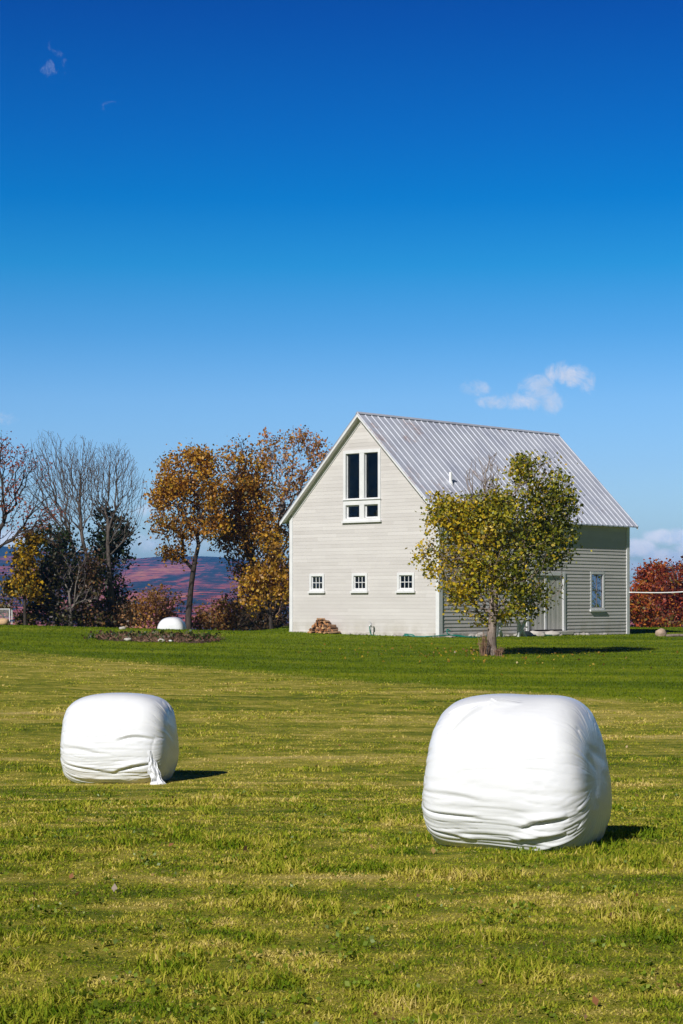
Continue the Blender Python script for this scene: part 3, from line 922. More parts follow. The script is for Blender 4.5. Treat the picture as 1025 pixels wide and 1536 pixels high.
def tubes(P, par, rad, n0=0):
    V = []; Fc = []; b = 0; rings = {}
    dirs = {}
    nv = []; fl = []
    for i in range(1, len(P)):
        a, c = P[par[i]], P[i]; d = c - a; L_ = np.linalg.norm(d)
        if L_ < 1e-5: continue
        d = d / L_; h = np.array([0, 0, 1.]) if abs(d[2]) < .9 else np.array([1., 0, 0])
        s = np.cross(d, h); s /= np.linalg.norm(s); u = np.cross(s, d)
        k = 8 if rad[i] > .06 else (5 if rad[i] > .02 else 3)
        t = np.arange(k) * 2 * np.pi / k
        ring = np.cos(t)[:, None] * s + np.sin(t)[:, None] * u
        r0 = min(rad[par[i]], rad[i] * 1.35)
        nv.append(a - d * r0 * .3 + ring * r0); nv.append(c + d * rad[i] * .3 + ring * rad[i])
        for j in range(k):
            j2 = (j + 1) % k
            fl.append((b + j, b + j2, b + k + j2, b + k + j))
        b += 2 * k
    return np.concatenate(nv), np.array(fl)


def leaf_cloud(cent, k, spread, size, palette, weights, seedcol=None, flat=.75, jitter=.25):
    n = len(cent) * k
    C_ = np.repeat(cent, k, 0) + rng.normal(0, 1, (n, 3)) * np.array([spread, spread, spread * flat])
    a = rng.normal(0, 1, (n, 3)); a /= np.linalg.norm(a, axis=1)[:, None]
    h = rng.normal(0, 1, (n, 3)); b = np.cross(a, h); b /= np.linalg.norm(b, axis=1)[:, None]
    s = size * rng.uniform(.5, 1.5, n)[:, None]
    nn = np.cross(a, b)
    V = np.stack([C_ - a * s * .5, C_ + b * s * .38 + nn * s * .1, C_ + a * s * .55, C_ - b * s * .38 + nn * s * .1], 1).reshape(-1, 3)
    pal = np.array(palette)
    ci = rng.choice(len(pal), len(cent), p=np.array(weights) / np.sum(weights)) if seedcol is None else seedcol
    ci = np.repeat(ci, k)
    sw_i = rng.uniform(0, 1, n) < .35
    ci[sw_i] = rng.choice(len(pal), sw_i.sum(), p=np.array(weights) / np.sum(weights))
    col = pal[ci] * rng.uniform(1 - jitter, 1 + jitter, n)[:, None]
    fl = np.arange(n * 4).reshape(-1, 4)
    return V, fl, col


def ell_points(ells, D, n, depth=1.0):
    """attractors in a union of ellipsoids given as photo pixels (cx, cy, rx, ry)"""
    wts = np.array([e[2] * e[3] for e in ells], float); wts /= wts.sum()
    out_ = []
    for e in ells:
        pass
    ks = rng.choice(len(ells), n, p=wts)
    for k in ks:
        cx, cy, rx, ry = ells[k][:4]; dd = ells[k][4] if len(ells[k]) > 4 else 0.
        v = rng.normal(0, 1, 3); v /= np.linalg.norm(v); v *= rng.uniform(0, 1) ** (1 / 3)
        q = pt(cx + v[0] * rx, cy + v[1] * ry, D)
        out_.append((q.x, q.y + v[2] * .5 * (rx + ry) / F * D * depth + dd, q.z))
    return np.array(out_)


def tree(name, label, cat, group, D, trunk_px, rb, ells, natt, bf, bark_, leafk, spread, size, palette, weights, r_tip=.010, r_base=None, keep=1.0, down=1.2, depth=1.0, seg=.3, wob=.05, colfn=None, gap=-.12, exp=.46):
    path = []
    for k_, (px, py) in enumerate(trunk_px):
        q = pt(px, py, D)
        path.append(q)
    b0 = path[0]; path[0] = Vector((b0.x, b0.y, gz(b0.x, b0.y) - .12))
    dense = []
    for a, b in zip(path[:-1], path[1:]):
        m_ = max(1, int((b - a).length / .4))
        for i in range(m_): dense.append(a.lerp(b, i / m_) + Vector((random.gauss(0, .012), random.gauss(0, .03), 0)))
    dense.append(path[-1])
    root = empty(name, dense[0], label, cat, group)
    att = ell_points(ells, D, natt, depth)
    P, par, term = grow(dense, att, bf, down, seg, wob)
    rad = limbs(P, par, r_tip, rb, exp)
    nd = len(dense)
    for i in range(nd):
        f = i / max(1, nd - 1)
        rad[i] = max(rad[i], rb * (1 - .45 * f)) * (1 + .35 * math.exp(-i * .8))
    V, fl = tubes(P, par, rad)
    npmesh('trunk', V, fl, np.full(len(fl), 4), bark_, root, smooth=True)
    if leafk > 0:
        cent = P[np.array(term)]
        # also hang leaves half way along the twigs
        pm = par[np.array(term)]; cent = np.concatenate([cent, (P[pm] + cent) / 2 + rng.normal(0, .05, cent.shape)])
        if keep < 1: cent = cent[rng.uniform(0, 1, len(cent)) < keep]
        sd_ = random.uniform(0, 99)
        if gap > -1:
            gn = np.array([mn.noise(Vector((c[0] * .8 + sd_, c[1] * .8, c[2] * .8))) for c in cent])
            cent = cent[gn + rng.normal(0, .06, len(cent)) > gap]
        sc = colfn(cent) if colfn else None
        V, fl, col = leaf_cloud(cent, leafk, spread, size, palette, weights, sc)
        npmesh('crown', V, fl, np.full(len(fl), 4), M['leaf'], root, tint=col)
    return root


# maple in front of the barn
GRN, DGR, YLW, YGR, ORG = (.19, .20, .012), (.075, .095, .008), (.60, .42, .02), (.39, .34, .018), (.50, .30, .03)
def maple_col(c):
    # greener on the right, yellower left and low left
    px = c[:, 0] / c[:, 1] * F + 512.5; py = YH - (c[:, 2] - EYE) / c[:, 1] * F
    g_ = .05 + np.clip((px - 640) / 280, 0, 1) + rng.normal(0, .26, len(c)) - .12 * ((py > 780) & (px < 740)) - .18 * (py < 740) + .1 * ((py > 800) & (px > 770))
    return np.where(g_ > .78, 1, np.where(g_ > .45, 0, np.where(g_ > .18, 3, 2)))
tree('maple_tree', 'green and yellow leaved maple standing alone before the barn', 'tree', None, 62, [(738, 979), (738, 950), (740, 920), (741, 890), (743, 860)], .15,
     [(808, 722, 42, 42), (828, 775, 36, 50), (770, 775, 45, 45), (745, 825, 62, 55), (672, 790, 34, 45), (640, 828, 18, 14), (690, 865, 38, 42), (745, 890, 62, 36), (800, 870, 50, 44), (678, 755, 16, 16), (820, 820, 42, 44), (715, 905, 45, 22), (790, 700, 24, 24), (845, 745, 18, 30), (722, 785, 42, 36), (740, 765, 30, 26), (700, 895, 42, 24), (755, 915, 56, 20), (728, 922, 34, 14), (650, 845, 22, 22), (702, 768, 32, 28), (668, 765, 24, 26), (745, 745, 22, 24)],
     1350, .30, M['bark_maple'], 11, .18, .102, [GRN, DGR, YLW, YGR, ORG], [5, 3, 2, 4, .6], r_tip=.008, colfn=maple_col, gap=-.2)
# its bare leading twigs belong to the same tree: a second pass of limbs
mt = [o for o in bpy.data.objects if o.name == 'maple_tree'][0]
att = ell_points([(712, 722, 18, 40), (738, 708, 14, 36), (690, 840, 30, 40)], 62, 300, .8)
P, par, term = grow([pt(741, 890, 62), pt(735, 830, 62), pt(728, 790, 62)], att, .8, 1.8, .25, .015)
V, fl = tubes(P, par, limbs(P, par, .008, .045, .42)); npmesh('bare_twigs', V, fl, np.full(len(fl), 4), M['bark_maple'], mt, smooth=True)

RUST, RUST2, DBR, GOLD, PINK = (.56, .29, .028), (.46, .20, .022), (.20, .10, .018), (.62, .40, .028), (.52, .24, .12)
tree('oak_tree', 'rusty brown oak with a leaning trunk beside the distant bale', 'tree', 'oaks left of the barn', 92,
     [(281, 950), (284, 910), (288, 870), (293, 838), (298, 818)], .165,
     [(280, 705, 40, 36), (262, 740, 36, 34), (300, 745, 42, 45), (250, 785, 26, 22), (300, 690, 24, 18), (275, 780, 44, 28), (262, 828, 20, 14), (316, 780, 24, 26), (242, 745, 18, 25)],
     620, .35, M['bark_dark'], 15, .24, .12, [RUST, RUST2, DBR, GOLD, (.16, .12, .02)], [5, 4, 2, 1, 1.2])
tree('oak_tree', 'broad rusty oak with dark limbs between the leaning oak and the barn', 'tree', 'oaks left of the barn', 95,
     [(402, 950), (398, 910), (390, 870), (376, 835), (366, 800)], .26,
     [(362, 700, 36, 44), (350, 755, 44, 45), (385, 745, 30, 50), (372, 800, 48, 36), (340, 800, 26, 26), (400, 800, 30, 40), (360, 670, 20, 16), (370, 848, 34, 26)],
     760, .35, M['bark_dark'], 13, .24, .12, [RUST, RUST2, DBR, GOLD, (.12, .10, .02)], [4, 4, 3, .8, 1.2])
tree('oak_tree', 'tall thinly leaved pinkish oak rising behind the barn roof', 'tree', 'oaks left of the barn', 99,
     [(417, 952), (415, 905), (412, 860), (415, 810), (425, 760)], .22,
     [(410, 680, 28, 36), (455, 675, 32, 34), (430, 720, 44, 42), (440, 770, 40, 42), (480, 680, 18, 26), (420, 820, 34, 38), (395, 665, 16, 18), (470, 720, 22, 40)],
     620, .55, M['bark_grey'], 7, .20, .13, [PINK, RUST, RUST2, DBR], [4, 3, 2, 2], keep=.8)
tree('maple_tree', 'small golden leaved tree under the oaks by the barn corner', 'tree', None, 90,
     [(408, 948), (405, 925), (400, 900), (398, 880)], .09,
     [(385, 870, 26, 24), (415, 845, 24, 28), (395, 900, 24, 18), (370, 890, 18, 18), (420, 880, 18, 30), (405, 815, 20, 16)],
     210, .3, M['bark_dark'], 10, .22, .14, [(.50, .31, .025), (.34, .17, .02), RUST, DBR], [4, 3, 2, 2])

# bare trees on the left
BT = 'bare trees on the rise at left'
tree('bare_tree', 'bare tree with a straight brown trunk and fan of twigs, right end of the row', 'tree', BT, 88,
     [(172, 950), (170, 915), (166, 875), (163, 835), (162, 800), (162, 780)], .125,
     [(165, 715, 48, 52), (195, 735, 28, 50), (140, 730, 26, 50), (170, 690, 36, 34), (190, 790, 26, 16)], 1400, .7, M['bark_twig'], 0, 0, 0, [], [], r_tip=.0058, down=1.4, seg=.3, wob=.055, exp=.42)
tree('bare_tree', 'tall slim bare tree with a crooked trunk, second from the right of the row', 'tree', BT, 90,
     [(154, 950), (150, 920), (142, 880), (131, 840), (123, 800), (120, 760), (121, 720)], .105,
     [(120, 695, 22, 45), (100, 720, 22, 50), (138, 705, 20, 48), (118, 760, 30, 30)], 1200, .7, M['bark_twig'], 0, 0, 0, [], [], r_tip=.0058, down=1.4, seg=.3, wob=.055, exp=.42)
tree('bare_tree', 'pale bare tree with upright limbs behind the dark evergreens', 'tree', BT, 96,
     [(119, 948), (119, 920), (116, 880), (112, 830), (100, 790)], .115,
     [(70, 690, 30, 50), (95, 700, 24, 45), (50, 720, 30, 50), (85, 760, 30, 40)], 1400, .7, M['bark_twig'], 0, 0, 0, [], [], r_tip=.0058, down=1.4, seg=.3, wob=.055, exp=.42)
tree('bare_tree', 'low forked grey tree with broken boughs among the brush', 'tree', BT, 86,
     [(107, 944), (106, 915), (104, 890), (98, 875)], .07,
     [(85, 850, 26, 26), (115, 850, 18, 30), (130, 890, 22, 16), (70, 890, 20, 18)], 160, .6, M['bark_grey'], 0, 0, 0, [], [], r_tip=.010, down=.5, seg=.3, wob=.06)
RED = [(.34, .08, .05), (.42, .15, .08), (.22, .07, .04)]
tree('maple_tree', 'wide spreading tree with sparse red leaves at the left edge', 'tree', None, 84,
     [(-14, 942), (-13, 900), (-10, 860), (-6, 825), (-2, 795)], .21,
     [(20, 690, 34, 44), (45, 720, 34, 50), (-20, 690, 40, 50), (70, 760, 34, 30), (10, 750, 30, 40), (-50, 740, 40, 60), (40, 790, 40, 18)],
     640, .65, M['bark_dark'], 5, .16, .095, RED, [3, 2, 2], r_tip=.010, keep=.5, down=1.2, exp=.45)

# darker growth below them
DK = [(.014, .026, .008), (.028, .046, .010), (.05, .035, .014), (.08, .045, .02)]
tree('evergreen_tree', 'dark evergreen crowding the trunk of the right hand bare tree', 'tree', 'dark evergreens under the bare trees', 91,
     [(166, 952), (166, 920), (166, 880), (165, 840)], .10,
     [(165, 800, 26, 30), (168, 840, 26, 36), (172, 880, 24, 34), (150, 850, 20, 40), (158, 770, 14, 14), (172, 915, 26, 16), (186, 800, 10, 16)], 420, .2, M['bark_dark'], 9, .24, .14, DK, [4, 4, 2, 1], gap=-.1)
tree('evergreen_tree', 'dark ragged evergreen behind the yellow leaved tree', 'tree', 'dark evergreens under the bare trees', 94,
     [(86, 950), (86, 920), (88, 880), (90, 840)], .10,
     [(90, 800, 34, 24), (75, 830, 30, 34), (105, 840, 30, 40), (92, 880, 44, 30), (60, 800, 20, 20), (125, 885, 22, 34)], 420, .2, M['bark_dark'], 7, .25, .15, DK, [3, 5, 3, 2], gap=-.15)
tree('maple_tree', 'yellow leaved young tree near the wire cage', 'tree', None, 85,
     [(37, 944), (38, 915), (38, 890), (36, 860)], .06,
     [(38, 835, 20, 30), (30, 870, 24, 22), (50, 800, 14, 20), (20, 880, 16, 14), (45, 875, 18, 20), (58, 895, 18, 14)], 190, .3, M['bark_dark'], 10, .20, .135, [(.58, .36, .015), (.34, .19, .015), (.14, .12, .015), (.06, .06, .012)], [4, 3, 3, 1])

# shrubs along the crest
def shrub(label, D, px, base, ells, natt, palette, weights, k=8, size=.125, spread=.22, name='shrub', group='brush and shrubs along the crest'):
    return tree(name, label, 'shrub', group, D, [(px, base), (px, base - 12), (px + 1, base - 22)], .04, ells, natt, .15, M['stem'], k, spread, size, palette, weights, r_tip=.009, down=.3)
OLV = [(.10, .085, .018), (.17, .12, .02), (.05, .045, .014), (.28, .17, .02)]
BRN = [(.42, .20, .05), (.30, .15, .05), (.50, .27, .06), (.16, .085, .04)]
shrub('olive bush behind the wire cage', 86, 24, 946, [(22, 915, 26, 18), (14, 900, 20, 16), (40, 925, 22, 14)], 170, OLV, [3, 3, 3, 1])
shrub('dark olive bush left of the forked grey tree', 86, 74, 946, [(72, 915, 30, 20), (86, 928, 26, 12), (58, 930, 20, 10), (64, 880, 22, 24), (80, 860, 16, 24)], 300, [OLV[0], OLV[2], (.03, .03, .01), (.10, .07, .08)], [2, 3, 3, 2])
shrub('dark brush right of the forked grey tree', 87, 124, 948, [(124, 915, 26, 20), (140, 928, 22, 14), (108, 930, 20, 10), (126, 880, 22, 26), (135, 850, 16, 24)], 300, [OLV[0], OLV[2], BRN[3], BRN[1], (.10, .07, .08)], [2, 3, 3, 1, 2])
shrub('brown brush between the two right hand bare trunks', 88, 160, 950, [(150, 925, 22, 18), (182, 920, 22, 22), (165, 935, 26, 10)], 170, [BRN[1], BRN[3], OLV[2]], [2, 3, 2])
shrub('orange brown thicket left of the distant bale', 97, 218, 956, [(215, 910, 28, 22), (240, 905, 26, 26), (198, 925, 20, 20), (258, 915, 20, 26), (225, 932, 40, 14)], 330, BRN, [4, 3, 3, 2], 7)
shrub('tawny thicket right of the leaning oak', 98, 325, 956, [(318, 920, 22, 24), (345, 915, 24, 24), (300, 932, 18, 16), (362, 925, 24, 22), (330, 938, 44, 10)], 320, [BRN[0], BRN[1], (.36, .24, .06), BRN[3]], [3, 3, 2, 2], 7)
shrub('dark undergrowth at the foot of the broad oak', 95, 384, 954, [(380, 925, 26, 18), (412, 925, 22, 22), (425, 900, 12, 40), (395, 938, 40, 10)], 280, [(.05, .03, .018), (.10, .06, .03), (.03, .025, .012)], [3, 2, 3], 8)

# red trees beyond the barn on the right
RD = [(.38, .075, .025), (.26, .042, .022), (.52, .18, .025), (.14, .035, .02), (.22, .16, .02)]
tree('maple_tree', 'dark red tree at the right edge behind the cable', 'tree', 'red trees right of the barn', 112,
     [(1018, 943), (1018, 925), (1016, 905)], .16,
     [(1012, 875, 30, 30), (1040, 870, 36, 40), (1000, 905, 34, 24), (1040, 915, 40, 22), (1060, 880, 40, 40)], 420, .2, M['bark_dark'], 13, .26, .16, RD, [2, 5, 1, 3, .3])
tree('maple_tree', 'rounded orange red tree between the barn and the dark red tree', 'tree', 'red trees right of the barn', 116,
     [(982, 943), (982, 925), (984, 905)], .15,
     [(982, 862, 26, 18), (975, 885, 22, 20), (990, 895, 28, 26), (965, 860, 10, 8), (970, 915, 22, 18)], 330, .2, M['bark_dark'], 13, .26, .16, RD, [5, 2, 3, 2, .5])
shrub('low orange shrub against the right corner of the barn', 108, 955, 943, [(952, 912, 22, 24), (940, 905, 22, 20), (970, 925, 22, 14), (955, 935, 30, 8)], 210, [RD[0], RD[2], RD[4], RD[3]], [3, 3, 1, 2], 11, .15, .26, group='red trees right of the barn')

shrub('low rusty bush under the dark red tree', 111, 1003, 944, [(1000, 925, 24, 14), (1025, 930, 26, 12), (985, 933, 22, 10), (1008, 938, 40, 7)], 200, [RD[0], RD[2], RD[4], RD[3]], [2, 2, 2, 3], 9, .15, .24, group='red trees right of the barn')

# ------------------------------------------------------------------ small things round the barn
# woodpile: split logs, each its own object, ends out
def log_mesh(kind):
    mb = MB(); L_ = .40; r_ = .075
    if kind == 0: prof = [(math.cos(t) * r_, math.sin(t) * r_ * .95) for t in np.linspace(0, 2 * math.pi, 13)[:-1]]
    elif kind == 1: prof = [(-r_, -r_ * .6)] + [(math.cos(t) * r_, math.sin(t) * r_ * 1.1 - r_ * .6) for t in np.linspace(0.05, math.pi - .05, 8)]
    else: prof = [(0, -r_ * .9)] + [(math.cos(t) * r_ * 1.3, math.sin(t) * r_ * 1.3 - r_ * .6) for t in np.linspace(.7, math.pi - .7, 6)]
    if kind == 1: prof = prof[1:]
    n = len(prof); V = []
    for yy in (-L_ / 2, -L_ / 6, L_ / 6, L_ / 2):
        for (a, b) in prof: V.append((a * (1 + .05 * random.gauss(0, 1)), yy, b * (1 + .05 * random.gauss(0, 1))))
    fs = []; mats = []
    for j in range(3):
        for i in range(n):
            fs.append((j * n + i, j * n + (i + 1) % n, (j + 1) * n + (i + 1) % n, (j + 1) * n + i)); mats.append(0)
    fs.append(tuple(range(n))[::-1]); mats.append(1); fs.append(tuple(3 * n + i for i in range(n))); mats.append(1)
    me = bpy.data.meshes.new('firewood_log'); me.from_pydata(V, [], fs)
    me.materials.append(M['log_bark']); me.materials.append(M['log_end']); me.polygons.foreach_set('material_index', mats); me.update()
    return me
def mat_random(name, c1, c2, c3, scale):
    m, nt, out = nmat(name)
    n = noise_tex(nt, scale, 5, .6, position(nt)); oi = N(nt, 'ShaderNodeObjectInfo')
    f = mathn(nt, 'ADD', mathn(nt, 'MULTIPLY', n.outputs[0], .5), mathn(nt, 'MULTIPLY', oi.outputs['Random'], .5))
    r = ramp(nt, [(.2, c1), (.5, c2), (.8, c3)], f)
    principled(nt, out, r.outputs[0], .9, .1, bump=n.outputs[0], bstr=.6, bdist=.02)
    return m
M['log_bark'] = mat_random('log_bark', (.06, .04, .03), (.22, .13, .08), (.42, .26, .15), 9)
M['log_end'] = mat_random('split_wood', (.15, .06, .03), (.38, .17, .07), (.66, .40, .20), 9)
LM = [log_mesh(k) for k in (0, 1, 2, 1, 2)]
tw0, tw1 = t_px(508), t_px(461.5)
tcw = (tw0 + tw1) / 2 - .43
rows = [12, 11, 9, 8, 6, 4, 2]
zrow = 0.0
first = None
for j, nlog in enumerate(rows):
    for i in range(nlog):
        o = bpy.data.objects.new('firewood_log', random.choice(LM)); COL.objects.link(o)
        t_ = tcw + .03 * j + (i - (nlog - 1) / 2) * .122 + random.gauss(0, .015)
        oo = .30 + random.gauss(0, .035) + .12 * max(0, (3 - j)) * random.random()
        p_ = GA(t_, oo, 0); p_.z = gz(GA(tcw, .3, 0).x, GA(tcw, .3, 0).y) + .062 + j * .084 + random.gauss(0, .01)
        o.location = p_
        o.rotation_euler = (random.gauss(0, .14), random.uniform(0, 6.28) if j else random.uniform(-.4, .4), math.atan2(ng.y, ng.x) - math.pi / 2 + random.gauss(0, .24))
        sc_ = random.uniform(.62, 1.05); o.scale = (sc_, random.uniform(.85, 1.1), sc_)
        tag(o, 'split firewood log in the heap against the gable wall', 'log', 'firewood logs heaped against the barn')

# yard hydrant with hose
hx = t_px(556) - .26; hp = GA(hx, .28, 0); hz = gz(hp.x, hp.y)
hyd = empty('yard_hydrant', (hp.x, hp.y, hz), 'thin grey standpipe tap in front of the gable wall', 'water tap')
zt = EYE + (YH - 933) / F * hp.y
mb = MB(); mb.tube([(hp.x, hp.y, hz - .1), (hp.x, hp.y, zt - .06)], .022, 8); mb.tube([(hp.x, hp.y, zt - .2), (hp.x, hp.y, zt - .05)], .045, 10)
mb.build('pipe', M['steel'], hyd, smooth=True)
mb = MB(); mb.tube([Vector((hp.x, hp.y, zt - .05)), Vector((hp.x, hp.y, zt)), Vector((hp.x - .09, hp.y + .02, zt + .02))], .016, 6); mb.build('handle', M['steel'], hyd)
mb = MB(); d_ = ng * .09; mb.tube([Vector((hp.x, hp.y, zt - .12)), Vector((hp.x, hp.y, zt - .11)) + d_ * .7, Vector((hp.x, hp.y, zt - .17)) + d_], .02, 8); mb.build('spout', M['white_pipe'], hyd)


def hose(pts, label, r_=.022):
    P_ = []
    for a, b, c, d in zip([pts[0]] + pts[:-2], pts[:-1], pts[1:], pts[2:] + [pts[-1]]):
        for i in range(8):
            t = i / 8; P_.append(.5 * ((2 * b) + (c - a) * t + (2 * a - 5 * b + 4 * c - d) * t * t + (3 * b - a - 3 * c + d) * t ** 3))
    P_.append(pts[-1])
    mb = MB(); mb.tube(P_, r_, 8)
    o = mb.build('garden_hose', M['hose'], smooth=True, loc=P_[0]); return tag(o, label, 'hose', 'green garden hoses along the barn')


def gp(fn, a, o, dz=.03):
    q = fn(a, o, 0); q.z = gz(q.x, q.y) + dz; return q
s_out = Vector((hp.x, hp.y, zt - .18)) + d_
hose([s_out, s_out + Vector((.03, -.02, -.25)), gp(GA, hx - .12, .42, .08), gp(GA, hx - .25, .5, .015), gp(GA, hx - .5, .55, .0)], 'green hose hanging from the standpipe tap', .018)
hose([gp(GA, 1.35, .55), gp(GA, 1.1, .75, .05), gp(GA, .8, .55), gp(GA, 1.0, .42, .08), gp(GA, 1.25, .6, .10), gp(GA, .7, .8), gp(GA, .3, .9), gp(GA, -.1, .75, .05), gp(SI, .3, .55, .10), gp(SI, .8, .75), gp(SI, 1.3, .6, .05)], 'green hose coiled in the grass by the front corner')
hose([gp(SI, .1, .5, .25), gp(SI, .0, .42, .32), gp(SI, -.1, .5, .18), gp(SI, .05, .6, .1), gp(SI, .6, 1.0), gp(SI, 1.2, 1.1), gp(SI, 1.9, .8, .05), gp(SI, 2.4, .6, .08)], 'green hose bunched against the front corner board')
hose([gp(SI, 4.7, .62, .05), gp(SI, 5.2, .72, .05), gp(SI, 5.8, .62, .05), gp(SI, 6.4, .75, .04), gp(SI, 7.0, .6, .04)], 'green hose lying below the door step')

# stones along the side wall
def rock(loc, rx, ry, rz, mat, seed):
    mb = MB(); V = []; nu, nv = 14, 9
    for j in range(nv + 1):
        ph = -math.pi / 2 + math.pi * j / nv
        for i in range(nu):
            th = 2 * math.pi * i / nu
            d = Vector((math.cos(ph) * math.cos(th), math.cos(ph) * math.sin(th), math.sin(ph)))
            k = 1 + .32 * mn.noise(d * 1.5 + Vector((seed, seed * .7, 0))) + .10 * mn.noise(d * 4 + Vector((seed, 0, 3)))
            V.append(Vector(loc) + Vector((d.x * rx * k, d.y * ry * k, d.z * rz * k)))
    fs = []
    for j in range(nv):
        for i in range(nu):
            fs.append((j * nu + i, j * nu + (i + 1) % nu, (j + 1) * nu + (i + 1) % nu, (j + 1) * nu + i))
    mb.add(V, fs)
    return mb.build('stone', mat, smooth=True, loc=loc)
for i in range(34):
    s_ = random.uniform(.25, 8.5) if i < 26 else random.uniform(8.5, 13)
    big = random.random() < .3 and s_ < 4
    q = gp(SI, s_, random.uniform(.12, .5), .03)
    r_ = random.uniform(.12, .2) if big else random.uniform(.06, .12)
    o = rock(q, r_ * 1.3, r_, r_ * .7, M['stone'], i * 3.3); tag(o, 'grey field stone lying along the foot of the shaded side wall', 'stone', 'stones along the side wall')
for i in range(8):
    q = gp(GA, random.uniform(.5, 4.6), random.uniform(.12, .3), .015)
    o = rock(q, random.uniform(.08, .18), .08, .05, M['stone'], 50 + i * 3.3); tag(o, 'flat stone at the foot of the gable wall', 'stone', 'stones along the gable wall')
# door slabs (low pale stone heap before the door)
for k_, (s_, w_) in enumerate(((4.85, .34), (5.7, .4), (6.7, .38))):
    q = gp(SI, s_, .55, .06); o = rock(q, w_, .26, .16, M['concrete'], 90 + k_); o.name = 'stone_slab'; tag(o, ['pale slab left of the door step', 'pale slab in front of the door', 'pale slab right of the door middle'][k_], 'stone', 'pale slabs before the barn door')

# white trestle under the tree
tr_ = empty('trestle', gp(SI, 3.3, 1.0, 0), 'white wooden trestle half hidden behind the maple trunk', 'trestle')
zg = gp(SI, 3.3, 1.0, 0).z
for sc_ in (2.55, 4.05):
    for sg in (-1, 1):
        mb = MB(); a_ = SI(sc_ - .32 * sg, 1.0 + .03 * sg, zg - .03); b_ = SI(sc_ + .26 * sg, 1.0 + .03 * sg, zg + .68); mb.bar(a_, b_, .10, .10, ns); mb.build('leg', M['trim'], tr_)
    mb = MB(); mb.bar(SI(sc_ - .30, 1.07, zg), SI(sc_ - .30, 1.07, zg + .74), .08, .08, ns); mb.build('post', M['trim'], tr_)
mb = MB(); mb.bar(SI(2.1, 1.02, zg + .73), SI(4.5, 1.02, zg + .73), .5, .04); mb.build('top_plank', M['trim'], tr_)

# dry weeds at the maple's foot
def weed(px, D, h, nst, spread_, label):
    q = pt(px, 978, D); z = gz(q.x, q.y); mb = MB()
    for i in range(nst):
        x_, y_ = q.x + random.gauss(0, spread_), q.y + random.gauss(0, spread_)
        a = random.uniform(0, 6.28); l_ = random.uniform(.05, .2) * h; hh = h * random.uniform(.5, 1.1)
        mb.tube([(x_, y_, z - .02), (x_ + l_ * .4 * math.cos(a), y_ + l_ * .4 * math.sin(a), z + hh * .6), (x_ + l_ * math.cos(a), y_ + l_ * math.sin(a), z + hh)], [.009, .007, .003], 4, caps=False)
        for k in range(4):
            f = random.uniform(.4, 1.); b = random.uniform(0, 6.28)
            p0 = Vector((x_ + l_ * f * math.cos(a), y_ + l_ * f * math.sin(a), z + hh * f)); mb.tube([p0, p0 + Vector((math.cos(b) * .1, math.sin(b) * .1, random.uniform(-.02, .1)))], [.006, .002], 3, caps=False)
    o = mb.build('dry_weed', M['stem'], loc=(q.x, q.y, z)); return tag(o, label, 'weed', 'dry weeds round the maple')
weed(727, 61.6, .72, 30, .07, 'tall tuft of brown dead weeds left of the maple trunk')
weed(749, 61.5, .26, 26, .10, 'low dead weeds right of the maple trunk')

V, fl, col = leaf_cloud(CLOVER, 2, .014, .027, [(.17, .24, .012), (.24, .30, .02), (.11, .16, .01)], [3, 2, 2], None, .5)
lo = npmesh('clover', V, fl, np.full(len(fl), 4), M['leaf'], tint=col); tag(lo, 'small clover and weed leaves scattered in the hay stubble', 'clover', kind='stuff')
V, fl, col = leaf_cloud(BLOWN, 1, .01, .042, [(.30, .13, .06), (.40, .26, .10), (.24, .14, .07)], [2, 2, 2], None, .2)
lo = npmesh('blown_leaves', V, fl, np.full(len(fl), 4), M['leaf'], tint=col); tag(lo, 'brown and reddish leaves blown onto the mown field', 'leaves', kind='stuff')
# fallen leaves
n = 300
lx = rng.normal(4.4, 2.6, n); ly = rng.normal(62.5, 3.2, n)
k = (ly < 76); lx, ly = lx[k], ly[k]
cen = np.stack([lx, ly, ground(lx, ly) + .045], -1)
V, fl, col = leaf_cloud(cen, 1, .01, .075, [(.46, .32, .03), (.38, .22, .03), (.28, .16, .05)], [4, 2, 2], None, .3)
lo = npmesh('fallen_leaves', V, fl, np.full(len(fl), 4), M['leaf'], tint=col); tag(lo, 'yellow leaves fallen on the lawn round the maple', 'leaves', kind='stuff')

# garden bed of dead stalks
gbx, gby = pt(238, 955, 69.5).x, 69.5
bed = empty('garden_bed', (gbx, gby, gz(gbx, gby)), 'overgrown garden bed of brown dead stalks on the lawn', 'garden bed')
mb = MB(); nu, nv = 40, 14; V = []
for j in range(nv + 1):
    for i in range(nu + 1):
        u = i / nu * 2 - 1; v = j / nv * 2 - 1
        x_ = gbx + u * 2.05; y_ = gby + v * 3.0
        h = max(0, 1 - u * u) ** .5 * max(0, 1 - v * v) ** .5
        V.append((x_, y_, gz(x_, y_) - .03 + h * (.10 + .10 * mn.noise(Vector((x_ * 1.3, y_ * 1.3, 1))))))
fs = [(j * (nu + 1) + i, j * (nu + 1) + i + 1, (j + 1) * (nu + 1) + i + 1, (j + 1) * (nu + 1) + i) for j in range(nv) for i in range(nu)]
mb.add(V, fs); mb.build('soil', M['soil'], bed, smooth=True)
mb = MB()
for i in range(2600):
    u = random.uniform(-1, 1); v = random.uniform(-1, 1)
    if u * u + v * v > 1: continue
    x_ = gbx + u * 2.1; y_ = gby + v * 3.0; z_ = gz(x_, y_) + .06
    a = random.uniform(0, 6.28); l_ = random.uniform(.10, .34); el = random.uniform(.1, 1.0)
    mb.tube([(x_, y_, z_ - .05), (x_ + l_ * math.cos(a) * math.cos(el), y_ + l_ * math.sin(a) * math.cos(el), z_ + l_ * math.sin(el) * .6)], [.010, .005], 3, caps=False)
so2 = mb.build('dead_stalks', M['stem'], bed); so2['kind'] = 'stuff'
